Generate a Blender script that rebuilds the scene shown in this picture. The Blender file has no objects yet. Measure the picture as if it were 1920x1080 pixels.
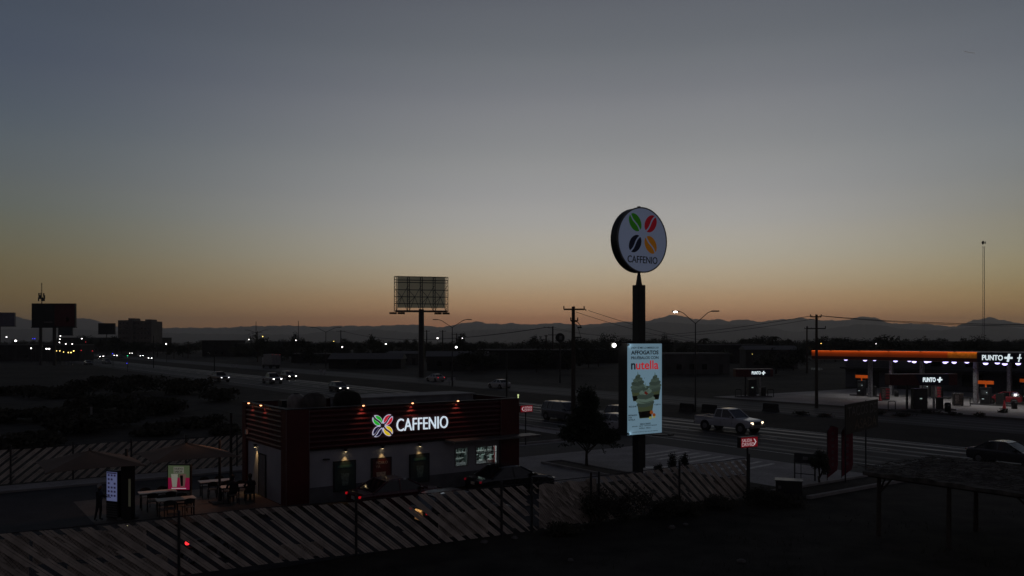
import bpy, math, random
from mathutils import Vector, Matrix
R = math.radians
sc = bpy.context.scene
COL = sc.collection

def s2l(r, g, b):
    def f(c):
        c /= 255.0
        return c / 12.92 if c <= 0.04045 else ((c + 0.055) / 1.055) ** 2.4
    return (f(r), f(g), f(b), 1.0)

# ---------------------------------------------------------------- camera
F, H, CY = 1560.0, 7.5, 640.0           # focal length in photo pixels, eye height, horizon row
cam = bpy.data.cameras.new("camera")
cam.sensor_width = 36.0
cam.lens = 36.0 * F / 1920.0
cam.shift_y = (CY - 540.0) / 1920.0
cam.clip_start = 0.3
cam.clip_end = 60000
camo = bpy.data.objects.new("camera", cam)
camo.location = (0, 0, H)
camo.rotation_euler = (R(90), 0, 0)
COL.objects.link(camo)
sc.camera = camo

# ---------------------------------------------------------------- dusk sky
w = bpy.data.worlds.new("World")
sc.world = w
w.use_nodes = True
nt = w.node_tree
nt.nodes.clear()
N = nt.nodes.new
L_ = nt.links.new
out = N("ShaderNodeOutputWorld"); bg = N("ShaderNodeBackground")
tc = N("ShaderNodeTexCoord"); sep = N("ShaderNodeSeparateXYZ")
L_(tc.outputs["Generated"], sep.inputs[0])
def math_(op, a, b=None, clamp=False):
    n = N("ShaderNodeMath"); n.operation = op; n.use_clamp = clamp
    for i, v in enumerate((a, b)):
        if v is None: continue
        if isinstance(v, (int, float)): n.inputs[i].default_value = v
        else: L_(v, n.inputs[i])
    return n.outputs[0]
el = math_('MULTIPLY', math_('ARCSINE', sep.outputs[2]), 180 / math.pi)
az = math_('MULTIPLY', math_('ARCTAN2', sep.outputs[0], sep.outputs[1]), 180 / math.pi)
elf = math_('POWER', math_('DIVIDE', math_('MAXIMUM', el, 0.0), 90.0, True), 0.5)
def ramp(stops):
    n = N("ShaderNodeValToRGB"); n.color_ramp.interpolation = 'CARDINAL'
    e = n.color_ramp.elements
    while len(e) > 1: e.remove(e[-1])
    first = True
    for d, c in stops:
        p = (d / 90.0) ** 0.5
        if first: e[0].position = p; e[0].color = s2l(*c); first = False
        else:
            q = e.new(p); q.color = s2l(*c)
    L_(elf, n.inputs[0]); return n.outputs[0]
SKY_C = [(0, (200, 122, 80)), (1.0, (207, 135, 90)), (1.9, (212, 158, 112)), (3.4, (205, 175, 138)), (5.2, (196, 184, 162)),
         (7.5, (182, 178, 170)), (9.5, (167, 166, 165)), (12.4, (149, 150, 151)), (16, (129, 131, 136)), (19, (111, 115, 121)),
         (22.5, (95, 99, 107)), (32, (66, 70, 80)), (50, (46, 48, 57)), (90, (31, 32, 39))]
SKY_L = [(0, (128, 97, 50)), (1.0, (130, 101, 54)), (1.9, (126, 102, 58)), (3.4, (119, 103, 68)), (5.2, (113, 106, 81)),
         (7.5, (103, 106, 96)), (9.5, (97, 103, 103)), (12.4, (87, 96, 104)), (16, (76, 85, 99)), (19, (71, 80, 94)),
         (22.5, (64, 71, 85)), (32, (44, 50, 66)), (50, (34, 38, 49)), (90, (31, 32, 39))]
SKY_R = [(0, (176, 126, 64)), (1.0, (178, 132, 70)), (1.9, (172, 137, 78)), (3.4, (160, 141, 94)), (5.2, (149, 141, 111)),
         (7.5, (134, 132, 118)), (9.5, (124, 127, 124)), (12.4, (115, 121, 126)), (16, (102, 108, 116)), (19, (92, 98, 107)),
         (22.5, (80, 86, 96)), (32, (56, 62, 76)), (50, (42, 44, 54)), (90, (31, 32, 39))]
SKY_B = [(0, (60, 54, 56)), (3.4, (76, 70, 74)), (9.5, (82, 78, 84)), (22.5, (71, 70, 77)), (50, (50, 51, 60)), (90, (31, 32, 39))]
rc, rl, rr, rb = ramp(SKY_C), ramp(SKY_L), ramp(SKY_R), ramp(SKY_B)
def mixc(f, a, b):
    n = N("ShaderNodeMix"); n.data_type = 'RGBA'
    L_(f, n.inputs[0]); L_(a, n.inputs[6]); L_(b, n.inputs[7]); return n.outputs[2]
def sstep(v, a, b):
    n = N("ShaderNodeMapRange"); n.interpolation_type = 'SMOOTHSTEP'
    L_(v, n.inputs[0]); n.inputs[1].default_value = a; n.inputs[2].default_value = b
    return n.outputs[0]
c1 = mixc(sstep(az, 4.0, -35.0), rc, rl)
c2 = mixc(sstep(az, 13.0, 40.0), c1, rr)
aaz = math_('ABSOLUTE', math_('SUBTRACT', az, 5.0))
c3 = mixc(sstep(aaz, 42.0, 110.0), c2, rb)
L_(c3, bg.inputs[0]); bg.inputs[1].default_value = 1.0
L_(bg.outputs[0], out.inputs[0])

sc.view_settings.view_transform = 'Standard'
sc.view_settings.look = 'None'
sc.view_settings.exposure = 0
sc.view_settings.gamma = 1
sc.render.engine = 'CYCLES'
sc.cycles.use_denoising = True
sc.cycles.max_bounces = 5
sc.cycles.diffuse_bounces = 2
sc.cycles.glossy_bounces = 2
sc.cycles.volume_bounces = 0
sc.cycles.sample_clamp_indirect = 1.0
sc.cycles.caustics_reflective = False
sc.cycles.caustics_refractive = False

# ---------------------------------------------------------------- frames
TH = R(35.5)
E1 = Vector((math.cos(TH), math.sin(TH), 0)); E2 = Vector((-math.sin(TH), math.cos(TH), 0))
O = Vector((-10.2, 37.5, 0))
def W(a, b, z=0.0): return O + E1 * a + E2 * b + Vector((0, 0, z))      # street grid -> world
def gp(px, py, z=0.0):                                                   # photo pixel -> point at height z
    Y = (H - z) * F / (py - CY); return Vector(((px - 960) / F * Y, Y, z))
def at(px, py, Y): return Vector(((px - 960) / F * Y, Y, H - (py - CY) * Y / F))

# ---------------------------------------------------------------- materials
MATS = {}
def mat(name, col=(0.1, 0.1, 0.1), rough=0.8, metal=0.0, noise=0.25, nscale=3.0, emit=0.0, spec=0.4, bump=0.0, ecol=None, coat=0.0):
    if name in MATS: return MATS[name]
    m = bpy.data.materials.new(name); m.use_nodes = True
    t = m.node_tree; b = t.nodes["Principled BSDF"]
    b.inputs["Roughness"].default_value = rough; b.inputs["Metallic"].default_value = metal
    b.inputs["Specular IOR Level"].default_value = spec
    b.inputs["Coat Weight"].default_value = coat
    c = (col[0], col[1], col[2], 1)
    if emit > 0:
        b.inputs["Base Color"].default_value = c
        b.inputs["Emission Color"].default_value = (*(ecol or col)[:3], 1)
        b.inputs["Emission Strength"].default_value = emit
        m.cycles.emission_sampling = 'NONE'
    elif noise > 0:
        o = t.nodes.new("ShaderNodeTexCoord"); n = t.nodes.new("ShaderNodeTexNoise")
        n.inputs["Scale"].default_value = nscale; n.inputs["Detail"].default_value = 6
        r = t.nodes.new("ShaderNodeMapRange")
        r.inputs[3].default_value = 1 - noise; r.inputs[4].default_value = 1 + noise
        r.inputs[1].default_value = 0.3; r.inputs[2].default_value = 0.7
        mx = t.nodes.new("ShaderNodeVectorMath"); mx.operation = 'SCALE'
        mx.inputs[0].default_value = c[:3]
        t.links.new(o.outputs["Object"], n.inputs["Vector"]); t.links.new(n.outputs[0], r.inputs[0])
        t.links.new(r.outputs[0], mx.inputs["Scale"]); t.links.new(mx.outputs[0], b.inputs["Base Color"])
        if bump > 0:
            bp = t.nodes.new("ShaderNodeBump"); bp.inputs["Strength"].default_value = bump
            t.links.new(n.outputs[0], bp.inputs["Height"]); t.links.new(bp.outputs[0], b.inputs["Normal"])
    else:
        b.inputs["Base Color"].default_value = c
    MATS[name] = m
    return m
def em(name, rgb, s): return mat(name, s2l(*rgb)[:3], emit=s, rough=0.5)

M_black = mat("black_paint", (0.012, 0.012, 0.013), 0.5)
M_pole = mat("dark_steel", (0.03, 0.03, 0.032), 0.5, 0.3)
M_galv = mat("galvanised", (0.22, 0.22, 0.22), 0.45, 0.5)
M_wood = mat("weathered_wood", (0.05, 0.04, 0.032), 0.9, nscale=8)
M_conc = mat("concrete", (0.22, 0.21, 0.205), 0.75, nscale=1.2, noise=0.3)
M_concd = mat("concrete_dark", (0.10, 0.098, 0.098), 0.85, nscale=0.8, noise=0.3)
M_red = mat("red_panel", (0.055, 0.006, 0.008), 0.45, nscale=0.6)
M_redp = mat("red_smooth_panel", (0.062, 0.005, 0.006), 0.4, nscale=0.5)
M_white = mat("white_wall", (0.30, 0.30, 0.32), 0.85, nscale=0.9, noise=0.12)
M_grey = mat("grey_wainscot", (0.10, 0.10, 0.105), 0.85, nscale=1.5)
M_roof = mat("roof_membrane", (0.16, 0.16, 0.165), 0.7, nscale=1.1, noise=0.3)
M_tank = mat("tank_plastic", (0.17, 0.155, 0.14), 0.6)
M_glass = mat("dark_glass", (0.01, 0.011, 0.013), 0.08, spec=0.6, noise=0)
M_tyre = mat("tyre_rubber", (0.012, 0.012, 0.012), 0.85)
M_rim = mat("rim_alloy", (0.12, 0.12, 0.125), 0.5, 0.5)
M_plast = mat("black_plastic", (0.015, 0.015, 0.016), 0.6)
M_beige = mat("beige_fabric", (0.42, 0.365, 0.31), 0.9, nscale=2.0, noise=0.3)
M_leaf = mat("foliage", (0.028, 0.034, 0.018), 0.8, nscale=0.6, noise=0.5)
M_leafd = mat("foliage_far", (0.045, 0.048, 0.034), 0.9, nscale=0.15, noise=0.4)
M_bark = mat("bark", (0.045, 0.035, 0.028), 0.95, nscale=6)
M_umb = mat("umbrella_canvas", (0.105, 0.075, 0.055), 0.85, nscale=1.0, noise=0.12)
M_ttop = mat("table_top", (0.55, 0.52, 0.47), 0.45, nscale=3, noise=0.1)
M_orange = mat("orange_fascia", (0.62, 0.125, 0.012), 0.5, noise=0.05, nscale=0.4)
M_navy = mat("navy_panel", (0.008, 0.009, 0.03), 0.5)
M_wire = mat("cable", (0.015, 0.015, 0.015), 0.7, noise=0)
M_burg = mat("burgundy_cloth", (0.13, 0.02, 0.032), 0.85)
L_white = em("lamp_white", (250, 246, 235), 6.0)
L_led = em("lamp_led", (200, 188, 255), 2.6)
L_warm = em("lamp_warm", (255, 225, 170), 6.0)
L_red = em("lamp_red", (255, 40, 45), 3.0)
L_reddim = em("lamp_red_dim", (255, 50, 50), 0.35)
L_amber = em("lamp_amber", (255, 150, 60), 2.0)
L_far = em("lamp_far", (250, 245, 240), 5.0)
L_farw = em("lamp_far_warm", (255, 220, 120), 4.0)
L_farr = em("lamp_far_red", (255, 50, 60), 1.2)
L_farb = em("lamp_far_blue", (60, 60, 255), 3.0)
L_farg = em("lamp_far_green", (40, 255, 170), 1.5)

# ---------------------------------------------------------------- mesh builder
class MB:
    def __init__(s): s.v = []; s.f = []
    def add(s, vs, fs):
        o = len(s.v); s.v += [tuple(v) for v in vs]; s.f += [tuple(i + o for i in f) for f in fs]; return s
    def box(s, c, d, rz=0.0, tilt=None):
        x, y, z = d[0] / 2, d[1] / 2, d[2] / 2
        vs = [Vector((i * x, j * y, k * z)) for i in (-1, 1) for j in (-1, 1) for k in (-1, 1)]
        m = Matrix.Rotation(rz, 3, 'Z')
        if tilt is not None: m = m @ Matrix.Rotation(tilt[1], 3, tilt[0])
        vs = [m @ v + Vector(c) for v in vs]
        return s.add(vs, [(0, 1, 3, 2), (4, 6, 7, 5), (0, 4, 5, 1), (2, 3, 7, 6), (0, 2, 6, 4), (1, 5, 7, 3)])
    def b2(s, a, b): return s.box([(a[i] + b[i]) / 2 for i in range(3)], [abs(b[i] - a[i]) for i in range(3)])
    def cyl(s, p, q, r0, r1=None, n=10, caps=True):
        r1 = r0 if r1 is None else r1
        p, q = Vector(p), Vector(q); d = (q - p)
        if d.length < 1e-6: return s
        d.normalize(); u = d.orthogonal().normalized(); v = d.cross(u)
        vs = []
        for k in range(n):
            t = 2 * math.pi * k / n; e = u * math.cos(t) + v * math.sin(t)
            vs += [p + e * r0, q + e * r1]
        fs = [(2 * k, 2 * ((k + 1) % n), 2 * ((k + 1) % n) + 1, 2 * k + 1) for k in range(n)]
        if caps: fs += [tuple(2 * k for k in reversed(range(n))), tuple(2 * k + 1 for k in range(n))]
        return s.add(vs, fs)
    def tube(s, pts, r, n=6):
        for a, b in zip(pts[:-1], pts[1:]): s.cyl(a, b, r, r, n)
        return s
    def lathe(s, prof, c=(0, 0, 0), n=20):
        vs = []; m = len(prof)
        for k in range(n):
            t = 2 * math.pi * k / n
            for r, z in prof: vs.append((c[0] + r * math.cos(t), c[1] + r * math.sin(t), c[2] + z))
        fs = [(k * m + i, ((k + 1) % n) * m + i, ((k + 1) % n) * m + i + 1, k * m + i + 1) for k in range(n) for i in range(m - 1)]
        return s.add(vs, fs)
    def ball(s, c, r, sz=1.0, n=12):
        p = [(max(r * math.cos(R(a)), 1e-4), r * sz * math.sin(R(a))) for a in range(-90, 91, 22)]
        return s.lathe(p, c, n)
    def poly(s, pts, y0, y1):            # outline in x,z extruded in y (front is y0, towards -y)
        n = len(pts)
        vs = [(x, y0, z) for x, z in pts] + [(x, y1, z) for x, z in pts]
        fs = [tuple(range(n)), tuple(range(2 * n - 1, n - 1, -1))] + [(i, i + n, (i + 1) % n + n, (i + 1) % n) for i in range(n)]
        return s.add(vs, fs)
    def loft(s, rings, caps=True):
        n = len(rings[0]); vs = [p for r in rings for p in r]; fs = []
        for i in range(len(rings) - 1):
            for k in range(n):
                fs.append((i * n + k, i * n + (k + 1) % n, (i + 1) * n + (k + 1) % n, (i + 1) * n + k))
        if caps: fs += [tuple(range(n - 1, -1, -1)), tuple(range((len(rings) - 1) * n, len(rings) * n))]
        return s.add(vs, fs)
    def build(s, name, m, parent=None, smooth=False, bevel=0.0):
        me = bpy.data.meshes.new(name); me.from_pydata(s.v, [], s.f); me.update()
        me.materials.append(m)
        o = bpy.data.objects.new(name, me); COL.objects.link(o)
        if parent is not None: o.parent = parent
        if smooth:
            for p in me.polygons: p.use_smooth = True
        if bevel > 0:
            md = o.modifiers.new("bevel", 'BEVEL'); md.width = bevel; md.segments = 2; md.limit_method = 'ANGLE'
        return o

def tag(o, label, cat, group=None, kind=None):
    o["label"] = label; o["category"] = cat
    if group: o["group"] = group
    if kind: o["kind"] = kind
    return o
def thing(name, label, cat, loc, rz=TH, group=None):
    o = bpy.data.objects.new(name, None); COL.objects.link(o); o.empty_display_size = 0.3
    o.location = loc; o.rotation_euler = (0, 0, rz)
    return tag(o, label, cat, group)
def struct(o): o["kind"] = "structure"; return o
def place(o, loc, rz=TH): o.location = loc; o.rotation_euler = (0, 0, rz); return o
def dup(root, loc, rz, label=None, group=None, scale=None):
    def cp(o, par):
        c = o.copy(); COL.objects.link(c); c.parent = par
        for k in o.children: cp(k, c)
        return c
    r = cp(root, None); r.location = loc; r.rotation_euler = (0, 0, rz)
    if label: r["label"] = label
    if group: r["group"] = group
    if scale: r.scale = scale
    return r
def light(name, kind, loc, power, col, parent=None, rot=(0, 0, 0), size=0.1, spot=60, blend=0.6, size_y=None):
    l = bpy.data.lights.new(name, kind); l.energy = power; l.color = col
    if kind == 'AREA':
        l.size = size
        if size_y: l.shape = 'RECTANGLE'; l.size_y = size_y
    else: l.shadow_soft_size = size
    if kind == 'SPOT': l.spot_size = R(spot); l.spot_blend = blend
    o = bpy.data.objects.new(name, l); COL.objects.link(o); o.location = loc; o.rotation_euler = rot
    if parent is not None: o.parent = parent
    return o
def text(name, s, x0, x1, z0, z1, y, m, parent, bold=0.02, depth=0.02, shear=0.0):
    """lettering fitted in the box x0..x1, z0..z1 on the plane y, facing -y"""
    cu = bpy.data.curves.new("t", 'FONT'); cu.body = s; cu.size = 1; cu.offset = bold; cu.resolution_u = 4; cu.shear = shear
    to = bpy.data.objects.new("t", cu); COL.objects.link(to)
    bpy.context.view_layer.update()
    me = bpy.data.meshes.new_from_object(to.evaluated_get(bpy.context.evaluated_depsgraph_get()))
    vs = [v.co.copy() for v in me.vertices]; fs = [tuple(p.vertices) for p in me.polygons]
    bpy.data.objects.remove(to); bpy.data.curves.remove(cu); bpy.data.meshes.remove(me)
    mnx = min(v.x for v in vs); mxx = max(v.x for v in vs); mny = min(v.y for v in vs); mxy = max(v.y for v in vs)
    sx = (x1 - x0) / (mxx - mnx); sz = (z1 - z0) / (mxy - mny)
    P = [(x0 + (v.x - mnx) * sx, y, z0 + (v.y - mny) * sz) for v in vs]
    b = MB(); b.add(P, fs)
    n = len(P); b.add([(p[0], p[1] + depth, p[2]) for p in P], [tuple(reversed(f)) for f in fs])
    # side walls from boundary edges
    from collections import Counter
    ec = Counter(); ed = {}
    for f in fs:
        for i in range(len(f)):
            a, c = f[i], f[(i + 1) % len(f)]; k = (min(a, c), max(a, c)); ec[k] += 1; ed[k] = (a, c)
    for k, c in ec.items():
        if c == 1: a, d = ed[k]; b.f.append((d, a, a + n, d + n))
    return b.build(name, m, parent)
def bean(mb, cx, cz, A, B, ang, gap, y0, y1, grow=0.0):
    """coffee bean: an ellipse split along its long axis by an S-curved slot"""
    ca, sa = math.cos(ang), math.sin(ang)
    def cv(u): return 0.10 * B * math.sin(u / A * math.pi)
    for sgn in (1, -1):
        pts = []
        um = A * math.sqrt(max(0.0, 1 - (gap / B) ** 2)) * 0.98
        t0 = math.acos(um / A)
        for i in range(17):
            t = t0 + (math.pi - 2 * t0) * i / 16
            pts.append((A * math.cos(t), sgn * B * math.sin(t)))
        for i in range(9):
            u = -um + 2 * um * i / 8; pts.append((u, sgn * gap + cv(u)))
        if grow:
            mx = sum(p[0] for p in pts) / len(pts); mz = sum(p[1] for p in pts) / len(pts)
            pts = [(mx + (p[0] - mx) * (1 + grow), mz + (p[1] - mz) * (1 + grow)) for p in pts]
        if sgn < 0: pts.reverse()
        mb.poly([(cx + u * ca - v * sa, cz + u * sa + v * ca) for u, v in pts], y0, y1)
    return mb

rnd = random.Random(7)
# ================================================================ SETTING
# ---- ground sheet
def noise_mat(name, c0, c1, scale, rough=0.9, bump=0.3, detail=8, scale2=None):
    m = bpy.data.materials.new(name); m.use_nodes = True; t = m.node_tree; b = t.nodes["Principled BSDF"]
    b.inputs["Roughness"].default_value = rough; b.inputs["Specular IOR Level"].default_value = 0.12
    g = t.nodes.new("ShaderNodeNewGeometry"); n = t.nodes.new("ShaderNodeTexNoise"); n.inputs["Scale"].default_value = scale
    n.inputs["Detail"].default_value = detail
    n2 = t.nodes.new("ShaderNodeTexNoise"); n2.inputs["Scale"].default_value = scale2 or scale * 12; n2.inputs["Detail"].default_value = 6
    t.links.new(g.outputs["Position"], n.inputs["Vector"]); t.links.new(g.outputs["Position"], n2.inputs["Vector"])
    ad = t.nodes.new("ShaderNodeMath"); ad.operation = 'MULTIPLY_ADD'; ad.inputs[1].default_value = 0.5
    t.links.new(n2.outputs[0], ad.inputs[0])
    h = t.nodes.new("ShaderNodeMath"); h.operation = 'MULTIPLY'; h.inputs[1].default_value = 0.5
    t.links.new(n.outputs[0], h.inputs[0]); t.links.new(h.outputs[0], ad.inputs[2])
    r = t.nodes.new("ShaderNodeValToRGB"); r.color_ramp.elements[0].position = 0.38; r.color_ramp.elements[1].position = 0.62
    r.color_ramp.elements[0].color = (*c0, 1); r.color_ramp.elements[1].color = (*c1, 1)
    t.links.new(ad.outputs[0], r.inputs[0]); t.links.new(r.outputs[0], b.inputs["Base Color"])
    bp = t.nodes.new("ShaderNodeBump"); bp.inputs["Strength"].default_value = bump
    t.links.new(n2.outputs[0], bp.inputs["Height"]); t.links.new(bp.outputs[0], b.inputs["Normal"])
    return m
MG = noise_mat("dry_earth", (0.008, 0.007, 0.006), (0.042, 0.038, 0.033), 0.06)
g = MB(); S = 22000
g.add([(-S, -200, 0), (S, -200, 0), (S, S, 0), (-S, S, 0)], [(0, 1, 2, 3)])
struct(g.build("ground", MG))

def sheet(name, a0, a1, b0, b1, z, m, n=1):
    s = MB(); s.b2((a0, b0, z - 0.003), (a1, b1, z)); o = s.build(name, m); place(o, O); return struct(o)

# road surface with polished wheel tracks (stripes along the driving direction)
def road_mat(name, tracks, base=(0.016, 0.016, 0.017)):
    m = bpy.data.materials.new(name); m.use_nodes = True; t = m.node_tree; b = t.nodes["Principled BSDF"]
    c = t.nodes.new("ShaderNodeTexCoord"); s = t.nodes.new("ShaderNodeSeparateXYZ"); t.links.new(c.outputs["Object"], s.inputs[0])
    nz = t.nodes.new("ShaderNodeTexNoise"); nz.inputs["Scale"].default_value = 0.35; nz.inputs["Detail"].default_value = 7
    mp = t.nodes.new("ShaderNodeMapping"); mp.inputs["Scale"].default_value = (2.2, 0.06, 1)
    t.links.new(c.outputs["Object"], mp.inputs[0]); t.links.new(mp.outputs[0], nz.inputs["Vector"])
    def M(op, x, y=None, z=None, cl=False):
        n = t.nodes.new("ShaderNodeMath"); n.operation = op; n.use_clamp = cl
        for i, v in enumerate((x, y, z)):
            if v is None: continue
            if isinstance(v, (int, float)): n.inputs[i].default_value = v
            else: t.links.new(v, n.inputs[i])
        return n.outputs[0]
    xw = M('ADD', s.outputs[0], M('MULTIPLY', M('SUBTRACT', nz.outputs[0], 0.5), 0.8))
    tot = None
    for a, wd, k in tracks:
        d = M('MULTIPLY', M('SUBTRACT', 1.0, M('DIVIDE', M('ABSOLUTE', M('SUBTRACT', xw, a)), wd), cl=True), k)
        tot = d if tot is None else M('MAXIMUM', tot, d)
    f = M('MULTIPLY', tot, M('MULTIPLY_ADD', nz.outputs[0], 1.2, 0.3), cl=True)
    rg = t.nodes.new("ShaderNodeMapRange"); t.links.new(f, rg.inputs[0]); rg.inputs[3].default_value = 0.80; rg.inputs[4].default_value = 0.26
    t.links.new(rg.outputs[0], b.inputs["Roughness"])
    cr = t.nodes.new("ShaderNodeMix"); cr.data_type = 'RGBA'; t.links.new(f, cr.inputs[0])
    cr.inputs[6].default_value = (*base, 1); cr.inputs[7].default_value = (base[0] * 3.2, base[1] * 3.2, base[2] * 3.2, 1)
    t.links.new(cr.outputs[2], b.inputs["Base Color"])
    b.inputs["Specular IOR Level"].default_value = 0.4
    return m
MR = road_mat("asphalt_near", [(35.2, .55, .55), (37.0, .5, .45), (39.6, .5, .6), (41.4, .5, .7), (43.6, .6, 1.0), (45.6, .6, .9)])
MR2 = road_mat("asphalt_far", [(61.5, .7, .4), (63.5, .6, .35), (66.4, .7, .4), (68.4, .6, .3)], (0.020, 0.020, 0.021))
sheet("road", 30.2, 47.0, -60, 900, 0.012, MR)
sheet("road_opposite", 59.0, 71.0, -60, 900, 0.012, MR2)
sheet("median", 47.0, 59.0, -60, 900, 0.010, noise_mat("median_dirt", (0.010, 0.009, 0.008), (0.030, 0.026, 0.023), 0.25))
M_paint = mat("road_paint", (0.45, 0.45, 0.43), 0.6, nscale=4, noise=0.4)
for nm, a in (("edge_line", 46.4), ("edge_line_near", 33.6)):
    sheet(nm, a, a + 0.14, -60, 700, 0.018, M_paint)
ln = MB()
for k in range(60): ln.b2((40.45, -50 + k * 9.0, 0.014), (40.57, -47.0 + k * 9.0, 0.018))
struct(place(ln.build("lane_dashes", M_paint), O))
# car park: concrete and asphalt
MC = noise_mat("lot_concrete", (0.19, 0.182, 0.185), (0.32, 0.31, 0.31), 0.5, 0.75, 0.08)
MA = noise_mat("lot_asphalt", (0.022, 0.022, 0.025), (0.045, 0.045, 0.050), 0.8, 0.75, 0.2)
MP = noise_mat("patio_tile", (0.08, 0.07, 0.06), (0.13, 0.115, 0.10), 0.9, 0.6, 0.05)
sheet("parking_lot", 13.2, 30.2, -10.3, 12.2, 0.012, MC)
sheet("drive_lane", -22, 30.2, 7.0, 11.6, 0.016, MA)
sheet("drive_lane_front", -22, 13.2, -9.6, -1.6, 0.014, MA)
sheet("service_path", -24, 3.5, 11.6, 13.9, 0.020, MC)
sheet("patio", -7.6, 0.0, -0.8, 7.0, 0.024, MP)
sheet("lane_crossing", -24, -7.6, -1.6, 7.0, 0.022, MA)
sheet("planter_bed", 13.3, 22.5, -10.2, -3.4, 0.022, noise_mat("bed_soil", (0.012, 0.011, 0.010), (0.035, 0.032, 0.028), 0.7))
sheet("sidewalk", 28.4, 30.2, 12.2, 60, 0.016, MC)
sheet("verge", 13.2, 28.4, 12.2, 60, 0.008, noise_mat("verge_dirt", (0.014, 0.013, 0.012), (0.04, 0.037, 0.034), 0.4))
sheet("planter_strip", 21.0, 30.2, -12.3, -10.45, 0.020, noise_mat("planter_soil", (0.02, 0.018, 0.015), (0.05, 0.045, 0.04), 0.7))
kb = MB()
kb.b2((13.2, 12.2, 0), (30.2, 12.4, 0.15)); kb.b2((30.2, 12.4, 0), (30.38, 60, 0.15)); kb.b2((21.0, -12.5, 0), (30.2, -12.3, 0.15)); kb.b2((21.0, -10.45, 0), (29.2, -10.25, 0.13))
kb.b2((-22, 11.45, 0), (3.5, 11.6, 0.12))
struct(place(kb.build("kerb", M_conc), O))
# hatched paint near the exit
hp = MB()
for k in range(9): hp.box((26.9, -4.6 + k * 1.0, 0.018), (4.6, 0.32, 0.004), R(8))
struct(place(hp.build("painted_hatching", M_paint), O))
# station forecourt
MF = noise_mat("forecourt_concrete", (0.20, 0.195, 0.19), (0.33, 0.32, 0.31), 0.3, 0.7, 0.05)
sheet("forecourt", 73.6, 125, -40, 39, 0.030, MF)

# planted island
isl = thing("planting_island", "narrow kerbed planting island in the car park where the dark round tree stands", "island", W(18.3, 1.0))
kk = MB(); kk.b2((-0.75, -6.0, 0), (-0.6, 3.0, 0.15)); kk.b2((0.75, -6.0, 0), (0.9, 3.0, 0.15)); kk.b2((-0.6, 2.85, 0), (0.75, 3.0, 0.15)); kk.b2((-0.6, -6, 0), (0.75, -5.85, 0.15))
kk.build("kerb_edge", M_conc, isl)
so = MB(); so.b2((-0.6, -5.85, 0), (0.75, 2.85, 0.10)); so.build("soil", mat("island_soil", (0.03, 0.022, 0.018), 0.95), isl)

# ---- mountains
def ridge(name, pts, D, depth, m, seed, jag):
    r = random.Random(seed); pts = sorted(pts); mb = MB()
    xs = []; x = pts[0][0]
    while x <= pts[-1][0]: xs.append(x); x += 4
    def prof(x):
        for (x0, y0), (x1, y1) in zip(pts[:-1], pts[1:]):
            if x0 <= x <= x1:
                t = (x - x0) / (x1 - x0); t = t * t * (3 - 2 * t) * .5 + t * .5
                return y0 + (y1 - y0) * t
        return pts[-1][1]
    ny = 11; ph = [r.uniform(0, 6.28) for _ in range(12)]
    for i, x in enumerate(xs):
        h = (CY - prof(x)) * D / F + H
        h += jag * D / F * (math.sin(x * .21 + ph[0]) * .5 + math.sin(x * .47 + ph[1]) * .35 + math.sin(x * .93 + ph[2]) * .25) * (0.5 + 0.5 * r.random())
        for j in range(ny):
            t = j / (ny - 1) * 1.7 - 1.0
            k = max(0.0, 1 - abs(t) ** 1.15) if t < 0 else max(0.0, 1 - (t / .7) ** 1.3)
            sp = math.sin(x * .11 + ph[3] + t * 2) * .5 + math.sin(x * .29 + ph[4] - t * 3) * .35 + math.sin(x * .05 + ph[5]) * .4
            kz = h * k * (1 - .22 * (1 - k) * (1 + sp)) if 0 < j < ny - 1 else -2
            Y = D + t * depth * (1 + .15 * sp * (1 - k))
            # keep the crest where it stands; spurs move the flanks
            mb.v.append(((x - 960) / F * Y, Y, kz))
    n = len(xs)
    for i in range(n - 1):
        for j in range(ny - 1): mb.f.append((i * ny + j, (i + 1) * ny + j, (i + 1) * ny + j + 1, i * ny + j + 1))
    return struct(mb.build(name, m))
MM = noise_mat("mountain_rock", (0.05, 0.045, 0.04), (0.10, 0.09, 0.08), 0.002)
far = [(-300, 602), (-150, 594), (0, 598), (30, 593), (60, 600), (100, 599), (130, 597), (165, 596), (185, 602), (215, 611), (260, 616), (330, 614), (420, 614), (470, 611), (540, 610), (600, 612),
       (650, 610), (700, 611), (740, 609), (770, 608), (830, 613), (865, 606), (893, 602), (918, 606), (940, 607), (960, 605), (985, 608), (1010, 607), (1045, 605), (1090, 609),
       (1115, 607), (1150, 604), (1180, 602), (1215, 601), (1238, 595), (1258, 590), (1272, 590), (1286, 594), (1300, 597), (1322, 599), (1352, 598), (1366, 602), (1382, 599), (1396, 598), (1412, 601),
       (1430, 603), (1450, 599), (1470, 598), (1490, 597), (1502, 594), (1514, 597), (1545, 600), (1575, 600), (1588, 600), (1602, 595), (1618, 593), (1638, 594), (1655, 600), (1670, 606), (1700, 606),
       (1740, 607), (1775, 611), (1792, 612), (1806, 606), (1825, 600), (1858, 594), (1876, 599), (1893, 602), (1919, 607), (1990, 604), (2100, 598), (2300, 606)]
near = [(-300, 620), (0, 617), (120, 616), (230, 622), (400, 626), (560, 627), (620, 620), (700, 617), (780, 624), (850, 622), (905, 618), (960, 616), (1030, 617), (1100, 614), (1140, 611),
        (1180, 608), (1240, 603), (1290, 606), (1340, 608), (1400, 608), (1450, 615), (1490, 622), (1530, 619), (1580, 612), (1610, 607), (1650, 609), (1700, 617), (1760, 619), (1800, 615), (1860, 608), (1920, 616), (2100, 612), (2300, 620)]
ridge("mountains", far, 11500, 1600, MM, 3, 1.5)
ridge("foothills", near, 7800, 1200, MM, 5, 1.2)

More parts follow.
